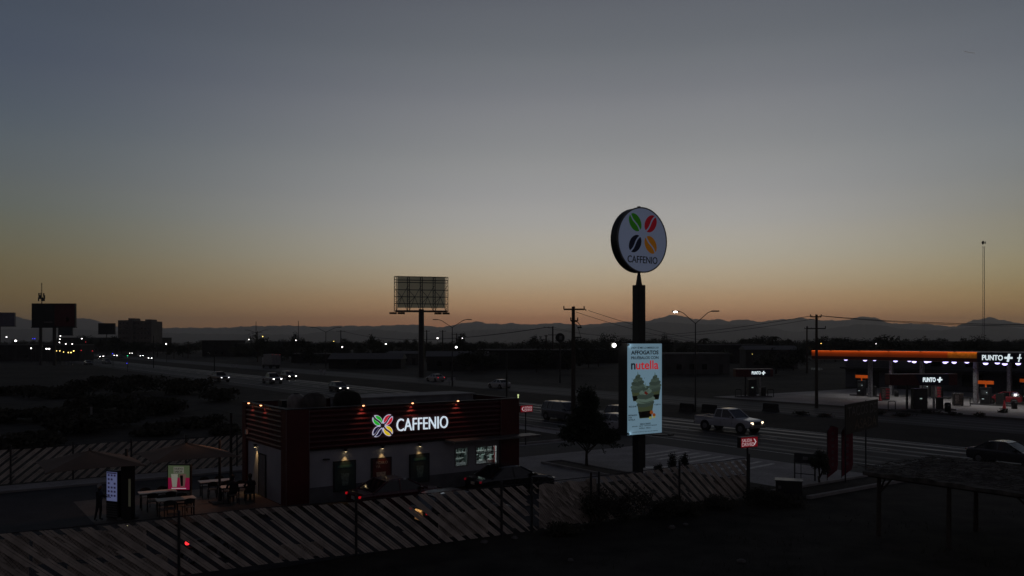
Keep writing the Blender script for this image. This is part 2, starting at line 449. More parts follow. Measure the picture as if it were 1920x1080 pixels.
# ================================================================ COFFEE DRIVE-THROUGH BUILDING
def fx(px, b=0.0):   # where the street-grid line b is met by a photo column
    k = (px - 960) / F; p = O + E2 * b
    return (k * p.y - p.x) / (E1.x - k * E1.y)
def fz(px, py, b=0.0):
    a = fx(px, b); return H - (py - CY) * (W(a, b).y) / F
bld = thing("coffee_shop", "dark red single storey drive-through coffee shop with lit bean logo on its fascia", "building", W(0, 0))
LEN, DEP, TOP, FB = 12.96, 6.1, 4.4, 2.5
wl = MB()
wl.b2((0.06, 0.10, 0.75), (9.0, 0.30, FB + .1))                       # front wall left of the serving windows
wl.b2((9.0, 0.10, 0.75), (12.7, 0.30, 1.05)); wl.b2((9.0, 0.10, 1.98), (12.7, 0.30, FB + .1))
wl.b2((9.78, 0.10, 1.05), (10.28, 0.30, 1.98)); wl.b2((11.62, 0.10, 1.05), (12.7, 0.30, 1.98))
wl.b2((0.10, 0.30, 0), (0.30, DEP - .1, FB + .1)); wl.b2((LEN - .3, 0.30, 0), (LEN - .1, DEP - .1, FB + .1)); wl.b2((0.30, DEP - .3, 0), (LEN - .3, DEP - .1, FB + .1))
wl.build("wall", M_white, bld)
w2 = MB(); w2.b2((0.06, 0.075, 0), (12.7, 0.30, 0.75)); w2.build("wainscot", M_grey, bld)
# corrugated fascia
fa = MB()
def corr(mb, p0, p1, z0, z1, nrm, n=8):
    p0, p1, nrm = Vector(p0), Vector(p1), Vector(nrm); dz = (z1 - z0) / n
    prof = []
    for k in range(n):
        z = z0 + k * dz
        prof += [(-0.07, z), (0.0, z + dz * .12), (0.02, z + dz * .45), (0.0, z + dz * .72), (-0.07, z + dz * .80)]
    prof.append((-0.07, z1))
    m = len(prof); mb.add([p0 + nrm * o + Vector((0, 0, z)) for o, z in prof] + [p1 + nrm * o + Vector((0, 0, z)) for o, z in prof],
                          [(i, i + 1, m + i + 1, m + i) for i in range(m - 1)])
corr(fa, (1.09, 0.0, 0), (11.76, 0.0, 0), FB, TOP, (0, -1, 0))
corr(fa, (0.0, DEP - .55, 0), (0.0, 0.6, 0), FB + .05, TOP, (-1, 0, 0))
fa.b2((1.09, 0.08, FB), (11.76, 0.28, TOP - .002)); fa.b2((0.08, 0.6, FB), (0.28, DEP - .55, TOP - .002))
fa.build("fascia", M_red, bld)
sf = MB(); sf.b2((1.09, -0.02, FB - .04), (11.76, 0.1, FB - .002)); sf.build("fascia_trim", M_black, bld)
cl = MB(); cl.b2((0, -0.06, 0), (1.09, 0.3, TOP)); cl.b2((0, 0.3, 0), (0.3, 0.6, TOP)); cl.build("corner_column", M_redp, bld)
cl = MB(); cl.b2((11.76, -0.06, 0), (LEN, 0.6, TOP)); cl.build("corner_column", M_redp, bld)
cl = MB(); cl.b2((-0.03, DEP - .55, 0), (0.3, DEP, TOP)); cl.build("corner_column", M_redp, bld)
pb = MB(); pb.b2((0.3, DEP - .25, FB), (LEN, DEP, TOP)); pb.b2((LEN - .25, 0.6, FB), (LEN, DEP - .25, TOP)); pb.build("rear_parapet", M_red, bld)
cp = MB()
for a, b in (((-.05, -.09, TOP), (LEN + .03, .30, TOP + .035)), ((-.05, .30, TOP), (.30, DEP + .03, TOP + .035)), ((.30, DEP - .27, TOP), (LEN + .03, DEP + .03, TOP + .035)), ((LEN - .27, .30, TOP), (LEN + .03, DEP - .27, TOP + .035))): cp.b2(a, b)
cp.build("parapet_cap", mat("cap_metal", (0.03, 0.026, 0.026), 0.7, 0.1), bld)
rf = MB(); rf.b2((0.28, 0.28, FB + .1), (LEN - .25, DEP - .25, 3.95)); rf.build("roof_deck", M_roof, bld)
rr_ = MB(); rr_.b2((4.6, 3.5, 3.95), (12.3, 5.75, 4.5)); rr_.b2((4.5, 3.4, 4.5), (12.4, 5.85, 4.56)); rr_.build("raised_roof", M_roof, bld)
for q0, q1 in (((1.0, 3.2, 3.95), (1.7, 3.8, 4.6)), ((7.2, 1.6, 3.95), (7.8, 2.1, 4.25))):
    ac = MB(); ac.b2(q0, q1); ac.build("roof_vent", M_plast, bld)
# seams
for q0, q1 in (((1.078, -0.075, 0.0), (1.102, -0.06, TOP)), ((11.748, -0.075, 0.0), (11.772, -0.06, TOP)), ((-0.012, -0.075, 0), (0.012, -0.061, TOP))):
    se = MB(); se.b2(q0, q1); se.build("corner_trim", mat("trim_metal", (0.16, 0.13, 0.13), 0.4, 0.5), bld)
# awning over the serving windows
aw = MB(); aw.b2((8.3, -1.05, 2.40), (13.7, 0.0, 2.50)); aw.build("awning", mat("awning_metal", (0.10, 0.095, 0.095), 0.5, 0.3), bld)
# serving windows
wf = MB()
for x0, x1 in ((8.98, 9.80), (10.26, 11.64)):
    wf.b2((x0, .07, 1.03), (x1, .13, 1.08)); wf.b2((x0, .07, 1.96), (x1, .13, 2.01)); wf.b2((x0, .07, 1.08), (x0 + .05, .13, 1.96)); wf.b2((x1 - .05, .07, 1.08), (x1, .13, 1.96))
wf.b2((10.93, .07, 1.08), (10.97, .13, 1.96)); wf.b2((10.3, .07, 1.62), (11.6, .13, 1.65))
wf.build("window_frame", M_galv, bld)
gl = bpy.data.materials.new("clear_glass"); gl.use_nodes = True
b_ = gl.node_tree.nodes["Principled BSDF"]; b_.inputs["Transmission Weight"].default_value = 1; b_.inputs["Roughness"].default_value = 0.02; b_.inputs["IOR"].default_value = 1.1
gm = MB(); gm.b2((9.03, .115, 1.08), (9.75, .125, 1.96)); gm.build("window_pane", gl, bld)
gm = MB(); gm.b2((10.31, .115, 1.08), (11.59, .125, 1.96)); gm.build("window_pane", gl, bld)
# interior behind the windows: lit shelves and a counter
inn = MB(); inn.b2((8.9, 1.9, 0), (12.5, 2.0, 2.4)); inn.b2((8.8, .32, 0), (8.9, 2.0, 2.4)); inn.b2((8.9, .32, 2.35), (12.5, 1.9, 2.4)); inn.build("kitchen_wall", mat("tile_interior", (0.30, 0.36, 0.34), 0.5), bld)
sh = MB()
for z in (1.2, 1.5, 1.8): sh.b2((9.0, 1.55, z), (12.3, 1.9, z + .03))
sh.b2((9.0, .8, 0), (12.3, 1.2, 1.12)); sh.build("shelf", mat("steel_shelf", (0.35, 0.36, 0.36), 0.3, 0.7), bld)
st = MB(); r2 = random.Random(2)
for z in (1.23, 1.53, 1.83):
    for k in range(20):
        x = 9.1 + k * .16 + r2.uniform(-.04, .04); hh = r2.uniform(.08, .24)
        if r2.random() < .8: st.cyl((x, 1.7, z), (x, 1.7, z + hh), r2.uniform(.03, .06), None, 7)
for k in range(5):
    x = 9.6 + k * .55; st.b2((x, .9, 1.12), (x + r2.uniform(.15, .35), 1.1, 1.12 + r2.uniform(.15, .45)))
st.build("kitchen_ware", mat("dark_ware", (0.06, 0.08, 0.075), 0.5), bld)
light("ceiling_lamp", 'AREA', (11.1, 1.2, 2.33), 80, (0.86, 1.0, 0.95), bld, (0, 0, 0), 1.0, size_y=.5)
light("ceiling_lamp", 'AREA', (9.5, 1.3, 2.33), 6, (0.9, 1.0, 0.98), bld, (0, 0, 0), .6, size_y=.5)
# side door and sconce
dd = MB(); dd.b2((0.06, 2.9, 0.02), (0.10, 3.8, 2.0)); dr = dd.build("door", mat("door_grey", (0.12, 0.12, 0.125), 0.6), bld)
df = MB(); df.b2((0.04, 2.84, 0), (0.10, 2.9, 2.06)); df.b2((0.04, 3.8, 0), (0.10, 3.86, 2.06)); df.b2((0.04, 2.9, 2.0), (0.10, 3.8, 2.06)); df.build("door_frame", M_plast, bld)
dh = MB(); dh.box((0.035, 3.02, 1.0), (.05, .12, .03)); dh.build("handle", M_galv, dr)
def sconce(p, nrm, tgt=0.6):
    a = MB(); a.box((p[0], p[1], p[2]), (.14, .14, .05)); a.cyl((p[0], p[1], p[2] - .025), (p[0], p[1], p[2] - .12), .05, .06, 10); s = a.build("wall_lamp", M_black, bld)
    e = MB(); e.cyl((p[0], p[1], p[2] - .121), (p[0], p[1], p[2] - .128), .045, .045, 10); e.build("bulb", L_warm, s)
    light("wall_lamp_light", 'SPOT', (p[0], p[1], p[2] - .135), 34.0, (1, .62, .24), bld, (0, 0, 0), .012, 62, .9)
for px, py in ((648, 846), (717, 840), (787, 836)):
    x = fx(px); z = fz(px, py); sconce((x, -0.03, z + .1), None)
sconce((-0.0, 4.2, 2.42), None)
# posters in black frames
def poster(px0, px1, py0, py1, kind):
    x0, x1 = fx(px0), fx(px1); z1 = fz((px0 + px1) / 2, py0); z0 = fz((px0 + px1) / 2, py1)
    f = MB(); f.b2((x0, .03, z0), (x1, .10, z1)); fo = f.build("poster_frame", M_black, bld)
    pn = MB(); pn.b2((x0 + .06, .022, z0 + .06), (x1 - .06, .030, z1 - .06))
    c = {'g': (0.018, 0.036, 0.038), 'r': (0.06, 0.008, 0.012), 'b': (0.02, 0.032, 0.038)}[kind]
    pn.build("poster", mat("poster_" + kind, c, 0.5, nscale=3, noise=.2), fo)
    xm = (x0 + x1) / 2; wd = x1 - x0; hh = z1 - z0
    if kind == 'r':
        text("lettering", "PIDELO\nYA", xm - wd * .3, xm + wd * .3, z1 - hh * .34, z1 - hh * .12, .018, mat("print_white", (0.25, .2, .2), .6), fo, .01, .003)
        cu = MB(); cu.poly([(xm - wd * .27, z0 + hh * .52), (xm + wd * .2, z0 + hh * .52), (xm + wd * .13, z0 + hh * .12), (xm - wd * .2, z0 + hh * .12)], .016, .021)
        cu.build("printed_cup", mat("print_cup", (.25, .21, .19), .6, noise=.4, nscale=9), fo)
    else:
        bd = MB(); bd.b2((xm - wd * .33, .016, z1 - hh * .22), (xm + wd * .33, .021, z1 - hh * .14)); bd.build("printed_band", mat("print_teal", (.03, .09, .085), .6), fo)
        cu = MB(); cu.poly([(xm - wd * .18, z0 + hh * .6), (xm + wd * .2, z0 + hh * .58), (xm + wd * .13, z0 + hh * .18), (xm - wd * .12, z0 + hh * .18)], .016, .021)
        cu.build("printed_cup", mat("print_cup2", (.07, .11, .11), .6, noise=.5, nscale=9), fo)
poster(626, 668, 864, 921, 'g'); poster(697, 735, 858, 914, 'r'); poster(769, 806, 851, 905, 'b')
# small fittings on the walls
sm = MB(); sm.box((-.05, 5.35, 2.95), (.1, .2, .22)); sm.build("wall_box", mat("light_box_grey", (.35, .34, .33), .6), bld)
cc = MB(); cc.box((fx(612), -.0, 2.02), (.28, .16, .05)); cc.build("camera_bracket", M_plast, bld)
# parapet floodlights that wash the red panels
def flood(p, side):
    a = MB(); dx, dy = (0, -1) if side == 'f' else (-1, 0)
    a.cyl((p[0], p[1], TOP + .03), (p[0] + dx * .16, p[1] + dy * .16, TOP + .10), .018, .018, 6)
    a.box((p[0] + dx * .18, p[1] + dy * .18, TOP + .10), (.13, .13, .06)); s = a.build("floodlight", M_black, bld)
    e = MB(); e.ball((p[0] + dx * .2, p[1] + dy * .2, TOP + .055), .055, .8, 10); e.build("bulb", em("flood_bulb", (255, 165, 115), 4), s)
    light("floodlight_light", 'SPOT', (p[0] + dx * .10, p[1] + dy * .10, TOP - .02), 26.0, (1, .42, .25), bld, (0, 0, 0), .012, 90, 1.0)
def outer(b):
    light("floodlight_light", 'SPOT', (-.30, b, TOP + .02), 210, (1, .45, .24), bld, (0, R(58), 0), .02, 84, 1.0)
for px in (678, 770, 855): flood((fx(px), 0.0, 0), 'f')
flood((0.0, 4.55, 0), 's'); flood((0.0, 2.75, 0), 's'); outer(2.75)
cm = MB(); cm.cyl((LEN - .02, .0, TOP + .03), (LEN - .02, 0, TOP + .16), .03); cm.ball((LEN - .02, 0, TOP + .19), .05); cm.build("corner_beacon", em("beacon", (200, 215, 150), .9), bld)
# logo
lg = []
x0, x1 = fx(697), fx(736); zc = fz(716, 798); bx = (x0 + x1) / 2; hw = (x1 - x0) / 2
off = hw * .50
cols = {(-1, 1): ((40, 190, 50), .62), (1, 1): ((215, 35, 55), .62), (-1, -1): ((40, 30, 90), .18), (1, -1): ((235, 195, 30), .72)}
for (sx, sz), (c, st_) in cols.items():
    ang = R(135) if sx * sz < 0 else R(45)
    b0 = bean(MB(), bx + sx * off, zc + sz * off * .95, hw * .53, hw * .39, ang, .05, -.075, -.02, .03)
    oo = b0.build("logo_bean", em("neon_outline", (200, 200, 225), .6), bld)
    b1 = bean(MB(), bx + sx * off, zc + sz * off * .95, hw * .53, hw * .39, ang, .05, -.085, -.07, -.17)
    b1.build("bean_face", em("neon_%d%d" % (sx, sz), c, st_), oo)
text("lettering", "CAFFENIO", fx(743), fx(839), fz(790, 805.5), fz(790, 782.5), -.07, em("neon_letters", (215, 230, 242), .8), bld, -.004, .06)

# roof tanks
tank0 = None
for i, (a, b, r_, hh, lb) in enumerate(((fx(556, 2.4), 2.4, .46, 1.0, "leftmost and smallest brown water tank on the shop roof"), (fx(589, 1.5), 1.5, .58, 1.08, "domed water tank in the middle of three on the shop roof"), (fx(651, 1.9), 1.9, .70, 1.10, "right-hand domed water tank next to the pale roof slab"))):
    t = thing("water_tank", lb, "water tank", W(a, b, 3.95 if a < 4.5 else 3.95), TH, "water tanks on the coffee shop roof")
    if tank0 is None:
        m_ = MB(); m_.lathe([(.001, 0), (.80, 0), (.86, .1), (.86, .45), (.83, .5), (.86, .55), (.86, .8), (.72, 1.05), (.45, 1.17), (.28, 1.2)], (0, 0, 0), 24)
        tk = m_.build("tank_body", M_tank, t, True)
        m_ = MB(); m_.cyl((0, 0, 1.19), (0, 0, 1.26), .3, .28, 20); m_.build("lid", M_plast, t)
        tank0 = (tk, t.children[-1])
    else:
        for q in tank0:
            c = q.copy(); COL.objects.link(c); c.parent = t
    t.scale = (r_ / .86, r_ / .86, hh / 1.2)

# ================================================================ PYLON SIGN
PB = gp(1198, 887)
py = thing("pylon_sign", "tall black pylon carrying a round white coffee shop sign above the car park", "sign", PB, R(-56))
# local frame of the pylon: +x faces the traffic side; faces are built towards -y of a sub rotation
py.rotation_euler = (0, 0, R(33.0))
c_ = MB(); c_.box((0, 0, 5.35), (.53, .53, 10.7)); c_.build("column", M_black, py, bevel=.02)
c_ = MB(); c_.loft([[(-.13, -.13, 10.7), (.13, -.13, 10.7), (.13, .13, 10.7), (-.13, .13, 10.7)], [(-.065, -.065, 11.3), (.065, -.065, 11.3), (.065, .065, 11.3), (-.065, .065, 11.3)]]); c_.cyl((0, 0, 11.2), (0, 0, 11.6), .085); c_.build("neck", M_black, py)
DZ, DR, DT = 13.24, 1.84, .30
d_ = MB(); d_.cyl((0, -DT, DZ), (0, DT, DZ), DR, DR, 64); d_.build("sign_drum", M_black, py)
d_ = MB(); d_.cyl((0, -DT - .012, DZ), (0, -DT - .002, DZ), DR - .05, DR - .05, 64); dsc = d_.build("sign_face", em("sign_face", (188, 205, 240), .06), py)
d_ = MB(); d_.cyl((0, -DT - .02, DZ), (0, -DT + .05, DZ), DR + .012, DR + .012, 64)
ri = []
for k in range(64):
    t = 2 * math.pi * k / 64
    ri.append([(rr2 * math.cos(t), yy, DZ + rr2 * math.sin(t)) for rr2, yy in ((DR + .02, -DT - .03), (DR + .02, -DT + .05), (DR - .05, -DT + .05), (DR - .05, -DT - .03))])
rm = MB(); rm.loft(ri + [ri[0]], False); rm.build("sign_rim", mat("rim_grey", (.12, .12, .12), .5), py)
for (sx, sz), c in {(-1, 1): (60, 165, 25), (1, 1): (215, 25, 50), (-1, -1): (12, 22, 50), (1, -1): (235, 150, 30)}.items():
    ang = R(128) if sx * sz < 0 else R(52)
    b0 = bean(MB(), .02 + sx * .58, DZ + .36 + sz * .60, .55, .40, ang, .05, -DT - .025, -DT - .012)
    b0.build("logo_bean", em("bean_%d%d" % (sx, sz), c, .055), py)
text("lettering", "CAFFENIO", -1.12, 1.12, DZ - 1.32, DZ - .92, -DT - .022, mat("sign_letters", (.012, .02, .05), .5), py, .008, .01)
e_ = MB(); e_.cyl((0, 0, DZ + DR), (0, 0, DZ + DR + .1), .1); e_.build("cap", M_galv, py)
# banner light box on the pylon
BW, BD, Z0, Z1 = 1.30, .33, 2.28, 7.40
bx_ = MB(); bx_.b2((-BW, -BD - .38, Z0), (BW, BD - .30, Z1)); bx_.build("banner_box", M_black, py, bevel=.01)
YF = -BD - .38
fc = MB(); fc.b2((-BW + .02, YF - .012, Z0 + .03), (BW - .02, YF - .002, Z1 - .03))
mb_ = bpy.data.materials.new("banner_face"); mb_.use_nodes = True
_b = mb_.node_tree.nodes["Principled BSDF"]; _b.inputs["Base Color"].default_value = (.30, .42, .50, 1); _b.inputs["Roughness"].default_value = .5
_b.inputs["Emission Color"].default_value = s2l(150, 190, 212); _b.inputs["Emission Strength"].default_value = .29; mb_.cycles.emission_sampling = 'NONE'
fc.build("banner_face", mb_, py)
INK = mat("banner_ink", (.010, .018, .045), .5); INKR = em("banner_red_ink", (205, 30, 35), .55)
def bz(py_): return Z1 - (py_ - 643) / 168.0 * (Z1 - Z0)
def bxx(px_): return -BW + (px_ - 1175) / 65.0 * 2 * BW
def btext(s, px0, px1, p0, p1, m, bold=.02): text("lettering", s, bxx(px0), bxx(px1), bz(p1), bz(p0), YF - .018, m, py, bold, .004)
btext("¡HOY SÍ ME LO MEREZCO!", 1182, 1233, 649, 654, INK, .012)
btext("AFFOGATOS", 1182, 1233, 656.5, 664, INK, .03)
btext("PRUÉBALOS CON", 1182, 1233, 666, 672.5, INK, .018)
btext("n", 1182, 1190, 679.5, 691, INK, .02); btext("utella", 1191, 1233, 675, 691.3, INKR, .015)
btext("REGULAR", 1178, 1192, 757, 760, INK, .01); btext("CAJETA", 1225, 1237, 756, 759, INK, .01)
btext("PREPARADO\nCON\nNUTELLA", 1177, 1193, 773, 784, INK, .01)
btext("VAINILLA SABORES", 1198, 1218, 790, 793, INK, .01); btext("REGULAR · CAJETA · CHOCOLATE BLANCO", 1184, 1230, 794, 796.5, INK, .008); btext("NUTELLA · CHOCO", 1197, 1218, 798, 800.5, INK, .008); btext("consulta términos y sucursales participantes", 1184, 1232, 804.5, 806.5, INK, .004)
def swirl(cx, cz, w_, h_, m, y):
    layers = [(.92, 0.0, .36), (1.0, .18, .36), (.90, .38, .32), (.66, .56, .28), (.36, .74, .22)]
    for k, (ww, zz, tt) in enumerate(layers):
        p = []
        for i in range(18):
            t = 2 * math.pi * i / 18; p.append((cx + ww * w_ / 2 * math.cos(t), cz + zz * h_ + tt * h_ / 2 * math.sin(t) + .04 * w_ * math.cos(t)))
        q = MB(); q.poly(p, y - .003 * k, y - .003 * k + .003); yield q
def cup(cxp, top, bot, wtop, hcream, y, cream, body, dark):
    cx = bxx(cxp); zt, zb = bz(top), bz(bot)
    q = MB(); q.poly([(cx - wtop * .48, zt), (cx + wtop * .48, zt), (cx + wtop * .34, zb), (cx - wtop * .34, zb)], y, y + .003); q.build("printed_cup", body, py)
    q = MB(); q.poly([(cx - wtop * .42, zt + (zb - zt) * .55), (cx + wtop * .42, zt + (zb - zt) * .5), (cx + wtop * .33, zb + .03), (cx - wtop * .33, zb + .03)], y - .004, y - .001); q.build("printed_coffee", dark, py)
    tot = MB(); sh_ = MB()
    for k_, q in enumerate(swirl(cx, zt, wtop * 1.12, hcream, cream, y - .006)): (tot if k_ % 2 else sh_).add(q.v, q.f)
    for k_, (zz_, ww_) in enumerate(((.12, .42), (.30, .40), (.48, .30), (.64, .18))):
        sh_.poly([(cx - ww_ * wtop, zt + hcream * zz_), (cx, zt + hcream * (zz_ - .07)), (cx + ww_ * wtop, zt + hcream * (zz_ + .02)), (cx + ww_ * wtop * .8, zt + hcream * (zz_ - .03)), (cx, zt + hcream * (zz_ - .11)), (cx - ww_ * wtop * .8, zt + hcream * (zz_ - .04))], y - .027, y - .024)
    sh_.build("printed_cream_shade", CRS, py)
    tot.poly([(cx - .05, zt + hcream * .75), (cx + .06, zt + hcream * .75), (cx - .01, zt + hcream * 1.05)], y - .022, y - .019)
    tot.build("printed_cream", cream, py)
CR1 = mat("print_cream", (.17, .24, .20), .6, emit=.13, ecol=(.40, .60, .48)); CR2 = mat("print_cream_back", (.12, .18, .14), .6, emit=.09, ecol=(.34, .50, .40))
CRS = mat("print_cream_shade", (.09, .13, .11), .6, emit=.07, ecol=(.28, .42, .33)); CB = mat("print_glass", (.10, .13, .07), .5, emit=.07, ecol=(.36, .46, .22)); CDK = mat("print_coffee", (.05, .045, .03), .6, noise=.5, nscale=6)
cup(1194, 728, 749, .95, .98, YF - .016, CR2, CB, CDK); cup(1226, 728, 748, .88, .92, YF - .016, CR2, CB, CDK)
cup(1208, 754, 781, 1.28, 1.15, YF - .034, CR1, CB, CDK)
q = MB()
for i in range(34):
    u = rnd.uniform(1181, 1206); v = rnd.uniform(706, 724); q.poly([(bxx(u), bz(v)), (bxx(u) + .04, bz(v) + .01), (bxx(u) + .03, bz(v) - .025)], YF - .046, YF - .044)
q.build("printed_crumbs", CDK, py)
q = MB(); q.poly([(bxx(1207), bz(731)), (bxx(1213), bz(736)), (bxx(1209), bz(738)), (bxx(1205), bz(735))], YF - .064, YF - .06); q.build("printed_syrup", em("print_syrup", (120, 40, 30), .3), py)
q = MB(); q.ball((bxx(1219), YF - .03, bz(771)), .11, 1, 8); q.ball((bxx(1224), YF - .03, bz(776)), .10, 1, 8); q.build("printed_hazelnuts", em("print_nut", (170, 90, 40), .3), py)
q = MB(); q.ball((bxx(1217), YF - .03, bz(781)), .10, .8, 8); q.ball((bxx(1224), YF - .03, bz(779.5)), .09, .8, 8); q.build("printed_nut_halves", em("print_nut2", (190, 190, 110), .3), py)
for (dx, z, lenx) in ((BW, Z1 - .02, .55), (BW - .5, Z0 - .12, 1.2)):
    q = MB(); q.cyl((dx, YF + .3, z), (dx + lenx * .8, YF - .15, z - .02), .03); q.box((dx + lenx * .85, YF - .18, z), (.34, .16, .10)); q.build("floodlight_arm", M_black, py)
q = MB(); q.cyl((-BW, YF + .5, Z1 - .1), (-BW - .55, YF + .5, Z1 - .1), .03); q.box((-BW - .60, YF + .52, Z1 - .1), (.3, .12, .3)); fl_ = q.build("floodlight_arm", M_black, py)
q = MB(); q.ball((-BW - .62, YF + .36, Z1 - .12), .112, 1, 14); q.build("lit_lens", L_white, fl_)
for z in (Z1 - .10, Z0 + .12):
    q = MB(); q.box((-BW - .02, YF - .14, z), (.06, .12, .1)); s_ = q.build("spot_lamp", M_black, py)
    light("spot_lamp_light", 'SPOT', (-BW + .04, YF - .13, z), 2.2, (.75, .9, 1.0), py, (R(78), 0, R(-75)), .012, 120, 1)

for o in py.children:                       # the banner box hangs slightly off the column's axis
    if o.name.split('.')[0] not in ("column", "neck", "sign_drum", "sign_face", "sign_rim", "logo_bean", "cap"):
        if o.type == 'MESH' and min(v.co.z for v in o.data.vertices) > 8.5: continue
        o.location.x -= .2

# ================================================================ CARS
def car(name, label, cat, kind, col, loc, rz, head=None, tail=None, group=None, rough=.3, detail=True):
    P = dict(sedan=(4.5, 1.78, 1.42), hatch=(4.0, 1.72, 1.48), suv=(4.6, 1.86, 1.68), van=(4.9, 1.95, 1.80), pickup=(5.7, 1.98, 1.92))[kind]
    Ln, Wd, Ht = P; hw = Wd / 2; t = thing(name, label, cat, loc, rz, group)
    mp = mat("paint_%d_%d_%d" % tuple(int(c * 1000) for c in col), col, rough, .1, noise=.05, coat=.6)
    belt = {'sedan': .93, 'hatch': .95, 'suv': 1.08, 'van': 1.10, 'pickup': 1.22}[kind]; zl = {'pickup': .48, 'suv': .34}.get(kind, .26)
    def ring(x, w_, z0, z1, tk=.93): return [(x, -w_, z0), (x, -w_ * 1.0, (z0 + z1) * .5), (x, -w_ * .985, z0 + (z1 - z0) * .82), (x, -w_ * tk, z1), (x, w_ * tk, z1), (x, w_ * .985, z0 + (z1 - z0) * .82), (x, w_, (z0 + z1) * .5), (x, w_, z0)]
    h = Ln / 2
    bm = MB()
    if kind == 'pickup':
        st = [(-h, .93, zl + .2, .98), (-h + .12, .98, zl, 1.0), (-h + 2.0, 1, zl, 1.0), (-h + 2.05, 1, zl, belt), (h - 1.55, 1, zl, belt), (h - 1.45, 1, zl, belt - .02), (h - .45, .98, zl, belt - .10), (h - .12, .93, zl + .05, belt - .18), (h, .86, zl + .18, belt - .36)]
    elif kind == 'sedan':
        st = [(-h, .82, .42, .80), (-h + .12, .92, zl, belt - .03), (-h + .8, .99, zl, belt + .02), (-h + 1.3, 1, zl, belt), (h - 1.4, 1, zl, belt - .02), (h - .55, .96, zl, belt - .14), (h - .15, .88, zl, belt - .26), (h, .76, .34, belt - .42)]
    else:
        st = [(-h, .88, .45, belt - .04), (-h + .12, .95, zl, belt), (-h + 1.0, 1, zl, belt), (h - 1.35, 1, zl, belt - .02), (h - .5, .96, zl, belt - .12), (h - .14, .90, zl, belt - .24), (h, .80, .36, belt - .42)]
    bm.loft([ring(x, hw * w_, a, b) for x, w_, a, b in st]); body = bm.build("body", mp, t, bevel=.03 if detail else 0)
    # cabin
    cb = dict(sedan=(-h + .55, -h + 1.35, h - 2.15, h - 1.25), hatch=(-h + .08, -h + .45, h - 2.0, h - 1.05), suv=(-h + .08, -h + .40, h - 2.1, h - 1.2), van=(-h + .06, -h + .28, h - 2.0, h - 1.0), pickup=(-h + 2.06, -h + 2.18, h - 2.35, h - 1.5))[kind]
    def cr(x, wb, z0, z1, wt): return [(x, -wb, z0), (x, -wt, z1), (x, wt, z1), (x, wb, z0)]
    zt = Ht - .05; wb, wt = hw * .93, hw * .74
    cbm = MB(); cbm.loft([cr(cb[0], wb, belt - .04, belt - .03, wb), cr(cb[1], wb, belt - .04, zt, wt), cr(cb[2], wb, belt - .04, zt, wt), cr(cb[3], wb, belt - .04, belt - .03, wb)])
    cbm.build("windows", M_glass, t)
    ro = MB(); ro.loft([[(cb[1] - .08, -wt * .96, zt - .03), (cb[1] - .08, -wt * .8, zt + .0), (cb[1] - .08, wt * .8, zt + .0), (cb[1] - .08, wt * .96, zt - .03)],
                        [(cb[1] + .25, -wt * 1.03, zt - .02), (cb[1] + .25, -wt * .8, Ht), (cb[1] + .25, wt * .8, Ht), (cb[1] + .25, wt * 1.03, zt - .02)],
                        [(cb[2] - .2, -wt * 1.03, zt - .02), (cb[2] - .2, -wt * .8, Ht), (cb[2] - .2, wt * .8, Ht), (cb[2] - .2, wt * 1.03, zt - .02)],
                        [(cb[2] + .08, -wt * .96, zt - .04), (cb[2] + .08, -wt * .8, zt - .01), (cb[2] + .08, wt * .8, zt - .01), (cb[2] + .08, wt * .96, zt - .04)]])
    pr = [(cb[1], cb[0]), (cb[2], cb[3])]
    for s in (-1, 1):
        for xt, xb in pr: ro.cyl((xt, s * wt, zt - .01), (xb, s * wb, belt - .03), .035, .045, 6)
        xm = (cb[1] + cb[2]) / 2 + .05; ro.cyl((xm, s * wt * 1.01, zt), (xm, s * wb * 1.01, belt - .03), .035, .04, 6)
        if kind in ('van', 'suv'): ro.cyl((cb[1] + .7, s * wt * 1.01, zt), (cb[1] + .6, s * wb * 1.01, belt - .03), .04, .05, 6)
    ro.build("roof", mp, t)
    if kind == 'pickup':
        bd = MB()
        for s in (-1, 1): bd.b2((-h + .03, s * hw * .97, .98), (-h + 2.05, s * hw * .86, 1.20))
        bd.b2((-h + .02, -hw * .86, .98), (-h + .10, hw * .86, 1.20)); bd.build("bed", mp, t, bevel=.015)
        bl = MB(); bl.b2((-h + .10, -hw * .86, 1.0), (-h + 2.04, hw * .86, 1.012)); bl.build("bed_liner", M_plast, t)
        bp = MB(); bp.b2((-h - .12, -hw * .9, .55), (-h + .02, hw * .9, .74)); bp.build("bumper", mat("chrome_dull", (.18, .18, .18), .4, .8), t, bevel=.02)
        bp = MB(); bp.b2((h - .1, -hw * .95, .48), (h + .10, hw * .95, .72)); bp.build("bumper", mat("chrome_dull", (.18, .18, .18), .4, .8), t, bevel=.02)
    # wheels
    wr = .41 if kind == 'pickup' else (.36 if kind in ('suv', 'van') else .31)
    xs = (-h + (1.15 if kind == 'pickup' else .85), h - (.95 if kind == 'pickup' else .85))
    for x in xs:
        for s in (-1, 1):
            ar = MB(); ar.cyl((x, s * (hw - .25), wr + .02), (x, s * (hw + .004), wr + .02), wr + .07, wr + .07, 18); ar.build("wheel_arch", M_plast, t)
            ty = MB(); ty.cyl((x, s * (hw - .22), wr), (x, s * (hw + .02), wr), wr, wr, 20); tyo = ty.build("wheel", M_tyre, t, bevel=.02 if detail else 0)
            rm_ = MB(); rm_.cyl((x, s * (hw + .015), wr), (x, s * (hw + .03), wr), wr * .62, wr * .56, 12)
            rm_.build("rim", M_rim, tyo)
    zf = belt - .36 if kind != 'pickup' else belt - .34
